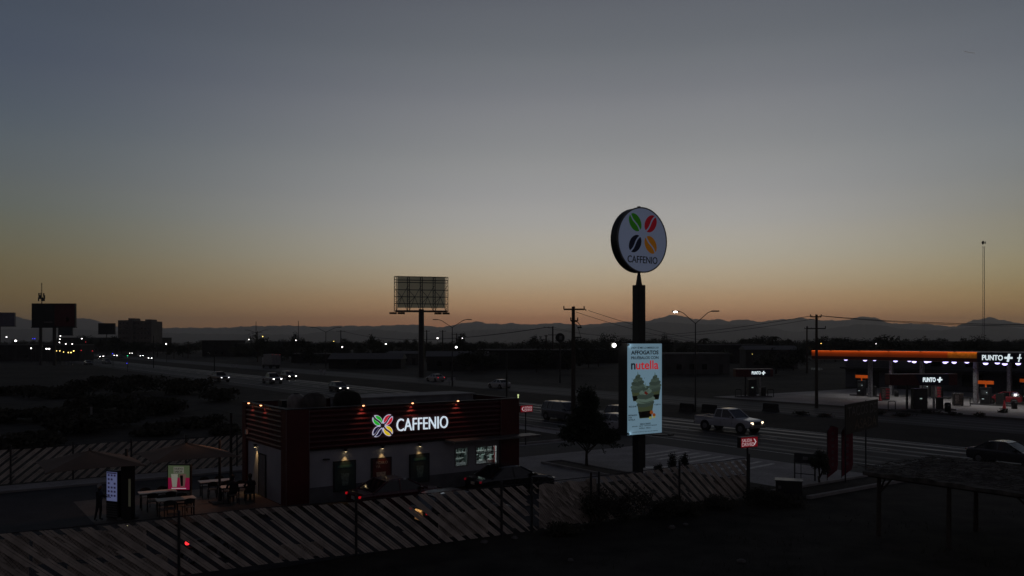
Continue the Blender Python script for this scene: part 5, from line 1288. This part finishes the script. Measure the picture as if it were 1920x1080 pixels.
# treeline
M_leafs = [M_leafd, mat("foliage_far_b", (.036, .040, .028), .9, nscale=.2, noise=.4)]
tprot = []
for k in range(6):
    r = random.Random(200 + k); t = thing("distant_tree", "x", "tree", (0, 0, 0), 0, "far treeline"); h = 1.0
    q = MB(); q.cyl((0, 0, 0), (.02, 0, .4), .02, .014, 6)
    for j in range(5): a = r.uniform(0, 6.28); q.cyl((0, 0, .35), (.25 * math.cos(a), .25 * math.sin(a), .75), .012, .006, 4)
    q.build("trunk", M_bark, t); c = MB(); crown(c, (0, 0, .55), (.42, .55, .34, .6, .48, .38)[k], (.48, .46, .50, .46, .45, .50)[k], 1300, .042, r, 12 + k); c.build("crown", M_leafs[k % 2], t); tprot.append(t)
pprot = thing("palm_tree", "x", "tree", (0, 0, 0), 0, "far palms")
q = MB(); q.tube([(0, 0, 0), (.01, 0, .5), (.03, 0, .85)], .022, 7); q.build("trunk", M_bark, pprot)
q = MB(); r = random.Random(4)
for k in range(26):
    a = r.uniform(0, 6.28); up = r.uniform(-.3, 1.0); pr_ = None
    for j in range(7):
        u = j / 6; x = .26 * u * math.cos(a); y = .26 * u * math.sin(a); zq = .87 + .20 * up * u - .22 * u * u; p = Vector((x + .03, y, zq)); wv = Vector((-math.sin(a), math.cos(a), -.5)) * .035 * (1 - u * .7)
        if pr_ is not None: q.add([pr_[0] - pr_[1], pr_[0] + pr_[1], p + wv, p - wv], [(0, 1, 2, 3)])
        pr_ = (p, wv)
q.build("crown", M_leafd, pprot)
r = random.Random(31); nt_ = 0
used = set()
def put_tree(px, ptop, Y, wide=1.0, label=None, palm=False):
    global nt_
    for _ in range(40):
        b = at(px, CY, Y); a_ = (Vector((b.x, b.y, 0)) - O).dot(E1)
        if a_ > 76 or (a_ < 12 and Y > 220 and px < 100): break
        Y *= 1.06
    hh = H + (CY - ptop) * Y / F
    proto = pprot if palm else tprot[r.randrange(6)]
    zones = [(110, "under the far left billboards"), (300, "around the hotel block"), (430, "above the far traffic queue"), (600, "above the box truck"), (730, "left of the empty billboard"), (860, "right of the billboard mast"), (1050, "above the shop logo and round sign"), (1180, "between the tall pole and the pylon"), (1310, "behind the nearest street lamp"), (1530, "left of the fuel canopy"), (1700, "above the canopy's left half"), (1840, "above the canopy's right half"), (9999, "right of the lattice mast")]
    if px > 1240: zones = [(1240, ""), (1275, "left of the nearest street lamp"), (1330, "directly behind the nearest street lamp"), (1375, "right of the nearest street lamp"), (1430, "above the farther fuel island"), (1490, "midway between street lamp and canopy"), (1530, "beside the canopy's utility pole"), (1600, "above the canopy's left end"), (1660, "above the canopy's left column"), (1720, "above the nearer fuel island"), (1780, "above the canopy's middle"), (1840, "left of the lattice mast"), (1880, "right beside the lattice mast"), (9999, "at the right end of the skyline")]
    zn = next(n_ for x_, n_ in zones if px < x_)
    wa = "narrow " if wide < 1.2 else ("rounded " if wide < 1.35 else ("broad " if wide < 1.55 else "very broad "))
    ha = "low " if hh < 8.6 else ("mid-height " if hh < 10.5 else "tall ")
    lab = label or wa + ha + ("near-row tree " if ptop > 642.5 else "skyline tree ") + zn
    sc3 = (hh * wide, hh * wide, hh)
    if proto.name in used: o = dup(proto, (b.x, b.y, 0), r.uniform(0, 6.28), lab, None, sc3)
    else:
        used.add(proto.name); o = proto; o.location = (b.x, b.y, 0); o.scale = sc3; o["label"] = lab
    nt_ += 1; return o
x = -60
while x < 2010:
    Y = r.uniform(330, 560); hump = 2.5 * math.sin(x * .013) + 2 * math.sin(x * .037)
    base = 640 if x < 1150 else 637
    if 150 < x < 300: base = 638
    put_tree(x, base - max(-2, hump) - abs(r.gauss(0, 3.4)) + 2, Y, r.uniform(1.0, 1.9)); x += r.uniform(7, 17)
x = -40
while x < 2000:
    if x > 420: put_tree(x, r.uniform(641, 650), r.uniform(305, 420), r.uniform(1.1, 1.6))
    x += r.uniform(18, 42)
rm2 = random.Random(55); x = 455
lx_ = [467, 493, 555, 642, 626, 723.5, 820.5, 855.5, 867, 1642, 1539, 1410]
while x < 1500:
    if min(abs(x - q_) for q_ in lx_) > 13 and not 1150 < x < 1245:
        put_tree(x, rm2.uniform(646, 656), rm2.uniform(190, 290), rm2.uniform(1.1, 1.7))
    x += rm2.uniform(14, 48)
for px, pt, Y, wd, lb, pm in ((483, 625, 300, 1.2, "tall round tree on the skyline beside the faint left lamp", False), (552, 627, 320, .7, "boxy dark tree top on the skyline above the box truck", False), (700, 628, 300, .8, "peaked tree on the skyline right of the median lamp", False), (865, 628, 320, .9, "small peaked tree above the dark shed", False),
        (1140, 627, 330, .9, "round topped tree left of the white floodlight", False), (1246, 627, 300, .35, "narrow cypress-like tree right of the pylon", False), (1318, 630, 300, 1.1, "clumped palm-like tree right of the nearest street lamp", True), (1390, 632, 300, .8, "small fan-shaped palm on the skyline between lamp and station", True),
        (1447, 626, 290, 1.2, "largest palm crown left of the right-hand utility pole", True), (1566, 630, 300, 1.1, "palm with drooping crown above the canopy's left end", True), (1645, 628, 320, .8, "slim palm above the canopy lights", True), (1668, 628, 260, 1.5, "wide bare-looking tree above the canopy", False), (1815, 630, 280, 1.3, "broad tree left of the tall lattice mast", False), (1850, 628, 280, 1.0, "round tree at the foot of the tall lattice mast", False), (1895, 632, 260, 1.0, "dark tree right of the tall lattice mast", False)):
    put_tree(px, pt, Y, wd, lb, pm)
# far lamp posts and lights
def far_lamp(px, p, r_px, m, label, Y=None, grp="far town lights"):
    Y = Y or 300; pt_ = at(px, p, Y); t = thing("distant_lamp", label, "lamp", (pt_.x, pt_.y, 0), 0, grp); rr_2 = r_px * Y / F
    zt = max(pt_.z, .3)
    q = MB(); q.cyl((0, 0, 0), (0, 0, zt + .1), .07, .05, 6); q.build("post", M_pole, t)
    rr_2 *= .78; q = MB(); q.ball((0, -.25, zt), rr_2, .8, 10); q.build("lens", m, t); q = MB(); q.box((0, -.1, zt + rr_2 * .8 + .05), (rr_2 * 2, .6, .1)); q.build("lamp_head", M_pole, t)
far_l = [(30, 639, 2.6, L_far, 300), (13, 632, 1.5, L_far, 300), (59, 653, 1.6, L_far, 280), (88, 654, 1.9, L_far, 280), (93, 654, 1.9, L_far, 280), (114, 630, 1.3, L_far, 300), (113, 636, 1.3, L_far, 300), (112, 642, 1.2, L_far, 300), (124, 645, 1.3, L_far, 300), (136, 645, 1.2, L_far, 300), (154, 635, 1.3, L_far, 320),
         (107, 658, .9, L_farw, 260), (113, 658, 1.1, L_farw, 260), (120, 660, .9, L_farw, 260), (129, 661, 1.3, L_farw, 260), (134, 661, 1.4, L_farw, 260), (139, 658, 1.4, L_farw, 260), (153, 657, .9, L_farr, 260), (174, 658, .9, L_farr, 260), (161, 641, .8, L_farr, 300), (66, 635, 1.0, L_farb, 300), (62, 635, .8, L_farb, 300),
         (212, 663, .9, L_farb, 240), (240, 667, 1.1, L_farg, 240), (239, 681, .8, L_farb, 205), (312, 645, 1.6, L_far, 300), (467, 636.5, 1.2, L_far, 300), (493, 631, 1.1, L_farw, 320), (555, 638, 1.2, L_far, 300), (642, 650.5, 1.7, L_far, 250), (626, 640, .8, L_farw, 300), (723.5, 645, 1.7, L_far, 280), (820.5, 634, 1.9, L_far, 260), (855.5, 651, 2.6, em("lamp_bright_white", (250, 250, 245), 7), 230), (867, 634, 1.0, L_far, 300),
         (1150.5, 645.5, 1.0, L_far, 300), (1642, 645, 1.2, L_far, 260), (1539, 644, .9, L_farw, 260), (1410, 664, .6, L_farw, 200)]
for k, (px, p, rp, m, Y) in enumerate(far_l):
    if px == 1150.5: continue
    col_ = "white" if m in (L_far,) else ("yellow" if m is L_farw else ("red" if m is L_farr else ("blue" if m is L_farb else ("green" if m is L_farg else "brilliant white"))))
    side = "among the lights under the far left billboards" if px < 180 else ("in the far highway traffic glow" if px < 290 else ("in the dark town left of the empty billboard" if px < 790 else ("right of the billboard mast" if px < 900 else "in the town behind the fuel station")))
    far_lamp(px, p, rp, m, "%s far lamp %s" % (col_, side), Y)
# median delineators and barriers
for px, p, lb in ((441, 692, "white delineator plate on the median left of the silver pickup"), (605, 704, "white delineator plate on the median beyond the shop"), (846, 722, "pair of white plates on the median right of the billboard mast")):
    g_ = gp(px, p); t = thing("road_marker", lb, "road marker", g_, R(20)); q = MB(); q.cyl((-.35, 0, 0), (-.35, 0, .7), .03); q.cyl((.35, 0, 0), (.35, 0, .7), .03); q.build("posts", M_pole, t); q = MB(); q.b2((-.75, -.03, .6), (-.1, .03, 1.3)); q.b2((.1, -.03, .6), (.75, .03, 1.3)); q.build("plates", mat("marker_plate", (.28, .28, .29), .6), t)
for px, p, lb in ((1288, 772, "dark barrier left of the nearest street lamp foot"), (1330, 774, "dark barrier behind the white pickup bed"), (1445, 772, "dark trapezoid barrier between pickup and station")):
    g_ = gp(px, p); t = thing("road_barrier", lb, "barrier", g_, R(-50)); q = MB(); q.loft([[(x, -.3, 0), (x, -.1, .35), (x, -.08, .85), (x, .08, .85), (x, .1, .35), (x, .3, 0)] for x in (-.9, .9)]); q.build("barrier_body", mat("barrier_dark", (.018, .017, .017), .8), t); q = MB(); q.box((0, 0, .87), (1.6, .1, .04)); q.build("top_strip", M_plast, t)
lc = mat("weathered", (.1, .1, .1), .8)

# ================================================================ FUEL STATION
cnp = thing("station_canopy", "long fuel station canopy with glowing orange fascia and lit white brand letters", "canopy", W(84, 0), TH)
CB0, CB1, CZ0, CZ1 = -22.0, 31.0, 5.15, 6.25
q = MB(); q.b2((.06, CB0, CZ0 + .05), (20, CB1 - .06, CZ1 - .08)); q.build("roof_slab", mat("canopy_soffit", (.22, .22, .23), .6), cnp)
bs = 9.6 # where the dark name panel starts
ZS = CZ0 + .40
q = MB(); q.b2((-.04, bs, ZS), (.06, CB1, CZ1)); q.b2((.06, CB1 - .06, ZS), (20, CB1, CZ1)); q.b2((-.04, CB0, ZS), (.06, 4.2, CZ1)); q.build("fascia", M_orange, cnp)
q = MB(); q.b2((-.02, bs, CZ0), (.06, CB1, ZS)); q.b2((.06, CB1 - .04, CZ0), (20, CB1 - .01, ZS)); q.b2((-.02, CB0, CZ0), (.06, 4.2, ZS)); q.build("lower_fascia", mat("maroon_fascia", (.055, .012, .008), .5), cnp)
q = MB(); q.b2((-.05, CB0, CZ0 - .03), (.02, CB1, CZ0)); q.build("edge_trim", mat("canopy_trim", (.25, .22, .2), .5), cnp)
q = MB(); q.b2((-.06, 4.2, CZ0), (.05, bs, CZ1)); q.build("name_panel", M_navy, cnp)
q = MB(); q.b2((-.05, 12.9, ZS + .02), (-.041, bs + .02, CZ1 - .02)); q.build("amber_band", mat("amber_panel", (.8, .35, .03), .5), cnp)
q = MB(); q.b2((-.27, bs, CZ1 + .08), (-.19, CB1, CZ1 + .12)); q.b2((-.27, CB0, CZ1 + .08), (-.19, 4.2, CZ1 + .12))
for b_ in range(-20, 31, 4): q.b2((-.40, b_, CZ1 + .02), (.02, b_ + .06, CZ1 + .07))
q.build("light_rail", M_pole, cnp)
for b0_, b1_ in ((bs, 20.3), (20.4, CB1), (-6, 4.2), (-18, -6.2)):
    light("led_strip", 'AREA', (-.22, (b0_ + b1_) / 2, CZ1 + .06), (b1_ - b0_) * 1.0, (1, .46, .18), cnp, (0, R(-22), 0), .05, size_y=(b1_ - b0_))
q = MB(); q.b2((-.045, bs, CZ1 + .001), (.06, CB1, CZ1 + .035)); q.b2((-.045, CB0, CZ1 + .001), (.06, 4.2, CZ1 + .035)); q.build("led_edge", em("led_orange", (235, 115, 50), .62), cnp)
# letters read along -b (left to right from the road): build in a rotated child
def side_text(s, b0_, b1_, z0_, z1_, x, m, parent, bold=.03):
    o = text("lettering", s, 0, b0_ - b1_, z0_, z1_, 0, m, parent, bold, .05); o.rotation_euler = (0, 0, R(-90)); o.location = (x, b0_, 0); return o
L_brand = em("brand_white", (225, 240, 245), .85)
def plus(b0_, w_, z0_, z1_, x, parent, m):
    cx = w_ / 2; zc_ = (z0_ + z1_) / 2; q = MB(); t_ = w_ * .13; h_ = (z1_ - z0_) / 2; s = h_ * .35
    q.poly([(cx - cx, zc_ - t_), (cx - t_ * 1.2, zc_ - t_), (cx - t_ - s * .5, z0_), (cx + t_ - s * .5, z0_), (cx + t_ * 1.0, zc_ - t_), (w_, zc_ - t_), (w_, zc_ + t_), (cx + t_ * 1.2, zc_ + t_), (cx + t_ + s * .5, z1_), (cx - t_ + s * .5, z1_), (cx - t_, zc_ + t_), (0, zc_ + t_)], -.0, .05)
    o = q.build("plus_emblem", m, parent); o.rotation_euler = (0, 0, R(-90)); o.location = (x, b0_, 0); return o
def bf(px, a):     # b where photo column px meets grid line a
    k = (px - 960) / F; p = O + E1 * a; return (p.x - k * p.y) / (k * E2.y - E2.x)
side_text("PUNTO", bf(1842, 84), bf(1881, 84), 5.38, 5.98, -.09, L_brand, cnp, .02)
plus(bf(1884, 84), bf(1884, 84) - bf(1899, 84), 5.25, 6.12, -.09, cnp, L_brand)
plus(bf(1908, 84), bf(1908, 84) - bf(1916, 84), 5.25, 6.12, -.09, cnp, L_brand)
for a, b in ((6.3, 26.4), (12.0, 22.4), (6.0, 12.6), (14, 12.3), (12.5, 31 - 4), (6.2, -2), (6.2, -16)):
    q = MB(); q.b2((a - .22, b - .22, .03), (a + .22, b + .22, CZ0 + .05)); q.build("column", mat("column_metal", (.30, .30, .31), .35, .5, nscale=6, noise=.5), cnp)
cl_px = [(1586, 672), (1622, 673), (1640, 672.5), (1679, 674.5), (1705, 674), (1714, 676), (1737, 676), (1742.5, 675), (1772, 677), (1775.5, 675), (1789, 677), (1813, 676.5), (1848, 679), (1870, 678), (1884, 680.5), (1909, 679.5), (1935, 681), (1960, 682)]
for px, p in cl_px:
    # find the point on the soffit seen at this pixel
    dz = H - (CZ0 - .02); Y = dz * F / (p - CY + 0.0); Pw = Vector(((px - 960) / F * Y, Y, 0)); d = Pw - W(84, 0); a = d.dot(E1); b = d.dot(E2)
    a = min(max(a, .8), 18); b = bf(px, 84 + a)
    q = MB(); q.box((a, b, CZ0 - .01), (.7, .7, .12)); s = q.build("canopy_lamp", M_galv, cnp)
    q = MB(); q.lathe([(.001, -.24), (.15, -.21), (.25, -.12), (.27, -.02)], (a, b, CZ0 - .10), 12); q.build("lens", L_led, s)
    light("canopy_light", 'SPOT', (a, b, CZ0 - .40), 80, (1, .96, .93), cnp, (0, 0, 0), .12, 150, .6)

def dispenser(label, a, b, topper=None, h=2.1):
    t = thing("fuel_dispenser", label, "fuel pump", W(a, b, .03), TH - R(90) * 0, "fuel dispensers")
    q = MB(); q.b2((-.35, -3.0, 0), (.45, 1.6, .16)); q.build("island", M_concd, t)
    q = MB(); q.b2((-.3, -.55, .16), (.3, .55, h)); q.build("cabinet", mat("pump_dark", (.025, .025, .028), .4), t, bevel=.04)
    q = MB(); q.b2((-.315, -.35, 1.2), (-.302, .35, 1.75)); q.build("display", mat("pump_display", (.08, .09, .09), .3), t)
    q = MB(); q.b2((-.32, -.3, 1.45), (-.316, -.18, 1.52)); q.b2((-.32, .05, .7), (-.316, .3, .75)); q.build("lit_digits", em("digits", (200, 220, 220), .6), t)
    for y in (-.42, .42): q = MB(); q.tube([(-.34, y, 1.2), (-.5, y, .9), (-.48, y, .4), (-.34, y, .6)], .025); q.build("hose", M_plast, t)
    q = MB(); q.b2((-.28, -2.1, .16), (.2, -1.2, 1.45)); q.build("service_unit", mat("unit_dark", (.02, .02, .02), .5), t, bevel=.03)
    if topper:
        q = MB(); q.b2((-.1, -.85, h + .35), (.1, .85, h + .75)); q.cyl((0, 0, h), (0, 0, h + .4), .08); q.build("topper", em("topper_orange", (225, 95, 25), .2), t)
    return t
dispenser("fuel pump with orange topper by the canopy's left column", 91.5, 28.4, True)
dispenser("fuel pump with orange topper beside the small red car", 88.4, 10.7, True)
dispenser("fuel pump with orange topper at the right frame edge", 97.0, 9.8, True)
dispenser("dark fuel pump standing behind the nearer name board", 95.5, 21.5)
def small_island(label, px, pbase, wpx, ptop, pbot, pn_px, px_txt, dimf=.9, extra=True):
    g_ = gp(px, pbase); k = g_.y / F; t = thing("fuel_island", label, "fuel island", (g_.x, g_.y, .03), TH - R(14)*0 - R(30)); z = lambda y: H - (y - CY) * k - .03
    hw = wpx * k / 2 / .92
    zt, zb = z(ptop), z(pbot)
    q = MB(); q.b2((-hw, -.5, zb), (hw, .5, zt)); q.build("name_board", mat("island_red", (.06, .012, .012), .5), t)
    x0 = (pn_px[0] - px) * k / .92; x1 = (pn_px[1] - px) * k / .92
    q = MB(); q.poly([(x0, zt - .02), (x1, zt - .02), (x1, zb + .02), (x0 + .5, zb + .02)], -.53, -.5); q.build("navy_panel", M_navy, t)
    q = MB(); q.b2((-hw, -.54, zt), (hw, .54, zt + .04)); q.build("cap_strip", mat("cap_strip", (.30, .24, .22), .4), t)
    a0, a1, b0_, b1_ = [(v - px) * k / .92 for v in px_txt]; hh = zt - zb
    text("lettering", "PUNTO", a0, a1, zb + hh * .30, zb + hh * .72, -.56, L_brand, t, .03, .03)
    w_ = b1_ - b0_; cx = (b0_ + b1_) / 2; zc_ = zb + hh * .5; q = MB(); tt_ = w_ * .14
    q.poly([(b0_, zc_ - tt_), (cx - tt_ * 1.5, zc_ - tt_), (cx - tt_ * 1.6, zc_ - w_ * .5), (cx + tt_ * .6, zc_ - w_ * .5), (cx + tt_, zc_ - tt_), (b1_, zc_ - tt_), (b1_, zc_ + tt_), (cx + tt_ * 1.5, zc_ + tt_), (cx + tt_ * 1.6, zc_ + w_ * .5), (cx - tt_ * .6, zc_ + w_ * .5), (cx - tt_, zc_ + tt_), (b0_, zc_ + tt_)], -.56, -.53); q.build("plus_emblem", L_brand, t)
    q = MB(); q.b2((-hw * .82, -.6, 0), (hw * .95, .6, .16)); q.build("island", M_concd, t)
    for x in (-hw * .42, hw * .38): q = MB(); q.b2((x - .09, -.09, .16), (x + .09, .09, zb)); q.build("post", M_pole if x < 0 else mat("post_lit_tint", (.3, .3, .3), .35, .4, nscale=5, noise=.5), t)  # right post's lit look is put into its paler colour
    q = MB(); q.b2((-hw * .26, -.35, .16), (hw * .14, .35, zb - .35)); cb = q.build("dispenser", mat("disp_dark", (.03, .03, .032), .4), t, bevel=.04)
    q = MB(); q.b2((-.35, -.37, 1.25), (-.1, -.352, 1.36)); q.build("display", em("disp_lit", (190, 215, 205), .35), cb)
    for s in (-1, 1): q = MB(); q.tube([(s * .7 - .3, -.2, 1.5), (s * .85 - .3, -.3, .9), (s * .75 - .3, -.3, .4), (s * .62 - .3, -.2, .9)], .03); q.build("hose", M_plast, t)
    q = MB(); q.box((hw * .55, 0, .75), (.55, .6, 1.2)); q.build("service_unit", mat("unit_dark", (.02, .02, .02), .5), t, bevel=.05)
    for x in ((-hw * 1.02, -hw * .80) if extra else (-hw * 1.0, hw * .75)):
        q = MB(); 
        if extra and x != -hw * 1.02: continue
        q.tube([(x, -.3, 0), (x, -.3, .95), (x + .12, -.3, 1.05), (x + .68, -.3, 1.05), (x + .8, -.3, .95), (x + .8, -.3, 0)], .05); q.build("hoop_guard", M_plast, t)
    return t
small_island("nearer open-air fuel island with lit name board on two posts", 1727, 770, 122, 701.5, 722, (1712, 1772), (1725, 1748, 1751, 1760))
small_island("farther open-air fuel island with lit name board, left of the canopy", 1412, 745, 66, 692, 706, (1402, 1440), (1407, 1423, 1424.5, 1431), extra=False)
def vend(label, px, p, m):
    g_ = gp(px, p); t = thing("product_display", label, "display rack", g_, R(-10), "red product racks"); k = g_.y / F; hh = 24 * k
    q = MB(); q.b2((-.5, -.4, .1), (.5, .4, hh)); q.build("cabinet", mat("rack_black", (.03, .028, .028), .6), t, bevel=.03)
    q = MB()
    for i in range(4): q.b2((.02, -.42, .25 + i * hh * .22), (.46, -.402, .25 + i * hh * .22 + hh * .15))
    q.build("products", m, t)
    q = MB(); q.b2((-.45, -.42, .3), (-.02, -.402, hh - .15)); q.build("poster", mat("rack_poster", (.12, .10, .09), .6, nscale=5, noise=.6), t)
    for x in (-.4, .4): q = MB(); q.cyl((x, 0, .02), (x, 0, .1), .06); q.build("foot", M_plast, t)
M_prod = mat("products_red", (.28, .03, .04), .5, nscale=5, noise=.6)
vend("red and black display rack left of the nearer fuel island", 1659, 751, M_prod); vend("display rack right behind the nearer fuel island", 1755, 748, M_prod); vend("dark display rack halfway between the island and the small red car", 1796, 761, mat("products_brown", (.07, .05, .04), .6, nscale=5, noise=.6))
def bin_(label, px, p, s=1.0):
    g_ = gp(px, p); t = thing("trash_bin", label, "bin", g_, 0, "forecourt bins"); q = MB(); q.lathe([(.001, 0), (.28, 0), (.30, .75), (.26, .9), (.001, .95)], (0, 0, .03), 16); q.build("bin_body", M_plast, t, True); q = MB(); q.b2((-.14, -.31, .66), (.14, -.29, .78)); q.build("opening", mat("bin_plate", (.10, .10, .10), .5), t); t.scale = (s * 1.05,) * 3
bin_("round topped dark bin right of the nearer fuel island", 1777, 772.5); bin_("dark bin at the right edge of the forecourt", 1902, 767); bin_("small dark drum behind the red rack", 1681, 744, .9)
def cone(label, px, p):
    g_ = gp(px, p); t = thing("traffic_cone", label, "cone", g_, 0, "forecourt cones"); q = MB(); q.box((0, 0, .05), (.5, .5, .05)); q.build("base", M_plast, t); q = MB(); q.cyl((0, 0, .07), (0, 0, 1.0), .2, .04, 14); q.build("cone_body", mat("cone_red", (.45, .03, .04), .5), t)
cone("red cone left of the display rack", 1650, 752); cone("red cone in front of the small red car", 1883, 767)
def hoop(label, px, p):
    g_ = gp(px, p); t = thing("hoop_guard", label, "guard rail", g_, R(-10)); q = MB(); q.tube([(-.4, 0, 0), (-.4, 0, .95), (-.3, 0, 1.05), (.3, 0, 1.05), (.4, 0, .95), (.4, 0, 0)], .05); q.build("hoop", M_plast, t); q = MB(); q.box((0, 0, .04), (1.0, .3, .03)); q.build("base_plate", M_concd, t)
hoop("dark hoop guard left of the pump by the small red car", 1812, 762)
car("red_car", "small red car refuelling under the right part of the canopy", "car", "hatch", (.30, .02, .03), gp(1880, 757), R(150), None, None, rough=.3)
# shop building of the station
stn = thing("station_shop", "long grey station shop building behind the fuel pumps", "building", W(112, 12), TH)
q = MB(); q.b2((0, -34, 0), (14, 32, 5.2)); q.build("wall", mat("shop_wall", (.085, .09, .095), .8, nscale=.3), stn)
q = MB(); q.b2((-1.6, -34, 3.0), (0, 32, 3.3)); q.build("porch_slab", mat("porch", (.04, .04, .042), .7), stn)
q = MB(); q.b2((-.1, -34.1, 5.2), (14.1, 32.1, 5.5)); q.build("roof", mat("shop_roof", (.05, .05, .052), .8), stn)
for y0, y1, z0_, z1_ in ((26, 30, 0, 2.6), (19, 23, 0, 2.7), (10, 13, .8, 2.6), (3, 6, .8, 2.6), (-6, -2, 0, 2.7), (-14, -10, .8, 2.6), (16, 17.6, 3.7, 4.7), (10.5, 12.5, 3.7, 4.7), (5.5, 7, 3.7, 4.7)):
    q = MB(); q.b2((-.03, y0, z0_), (-.002, y1, z1_)); q.build("window" if z0_ > 0 else "door", M_glass if z0_ > 0 else M_plast, stn)
o = side_text("PUNTO +", bf(1645, 110.3), bf(1669, 110.3), 2.62, 3.0, -1.68, em("dim_letters", (120, 125, 125), .10), stn, .03)
cr_ = MB()
# ---- soft bank of weeds in front of the forecourt
r = random.Random(12)
for k in range(9):
    px = 1500 + k * 48; p = 778 + 4 * math.sin(k * 2.1)
    shrub("low dry weed on the verge before the station, number %d from the left" % (k + 1) if False else ["dry weed on the verge right of the right-hand utility pole", "dry weed on the verge left of the food board", "dry weed on the verge directly behind the food board", "dry weed on the verge right of the food board", "dry weed on the verge below the nearer fuel island", "dry weed on the verge below the round topped bin", "dry weed on the verge left of the red cone", "dry weed on the verge near the forecourt's right end", "dry weed on the verge at the right frame edge"][k], gp(px, p), r.uniform(.7, 1.6), r.uniform(.25, .5), 260, .12, 300 + k, M_weed, "verge weeds")
# weeds in the foreground (uncountable)
gs = MB(); r = random.Random(8)
for k in range(5200):
    px = r.uniform(-40, 1960); p = r.uniform(960, 1120); g_ = gp(px, p); d = g_ - O; b = d.dot(E2); a = d.dot(E1)
    if b > -11.2 or (a < 7 and b > -10.6): continue
    if math.sin(g_.x * .9) + math.sin(g_.y * 1.3 + g_.x * .5) < r.uniform(-.8, 1.6): continue
    h_ = r.uniform(.04, .2); an = r.uniform(0, 6.28); dx, dy = .015 * math.cos(an), .015 * math.sin(an); lx, ly = r.uniform(-.06, .06), r.uniform(-.06, .06)
    gs.add([(g_.x - dx, g_.y - dy, 0), (g_.x + dx, g_.y + dy, 0), (g_.x + lx, g_.y + ly, h_)], [(0, 1, 2)])
tag(gs.build("dry_grass", M_weed), "sparse dry grass on the dark foreground lot", "grass", kind="stuff")
# contrail
ctr = MB(); a = at(1810, 96, 18000); ctr.tube([at(1808, 96, 18000), at(1816, 98, 18000), at(1828, 99.5, 18000)], 9, 8)
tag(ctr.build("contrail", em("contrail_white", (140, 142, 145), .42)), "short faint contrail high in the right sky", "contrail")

# ================================================================ HAZE
hz = MB(); hz.b2((-16000, -300, -1), (16000, 16500, 470)); ho = hz.build("haze", None if False else M_wire); ho.data.materials.clear()
hm = bpy.data.materials.new("haze_air"); hm.use_nodes = True; t9 = hm.node_tree; t9.nodes.clear()
o9 = t9.nodes.new("ShaderNodeOutputMaterial"); v9 = t9.nodes.new("ShaderNodeVolumePrincipled"); v9.inputs["Color"].default_value = (.95, .94, .93, 1); v9.inputs["Density"].default_value = 8.0e-5; v9.inputs["Anisotropy"].default_value = .55
t9.links.new(v9.outputs[0], o9.inputs["Volume"]); ho.data.materials.append(hm); ho["kind"] = "stuff"; ho["label"] = "thin dusk haze over the plain"; ho["category"] = "haze"
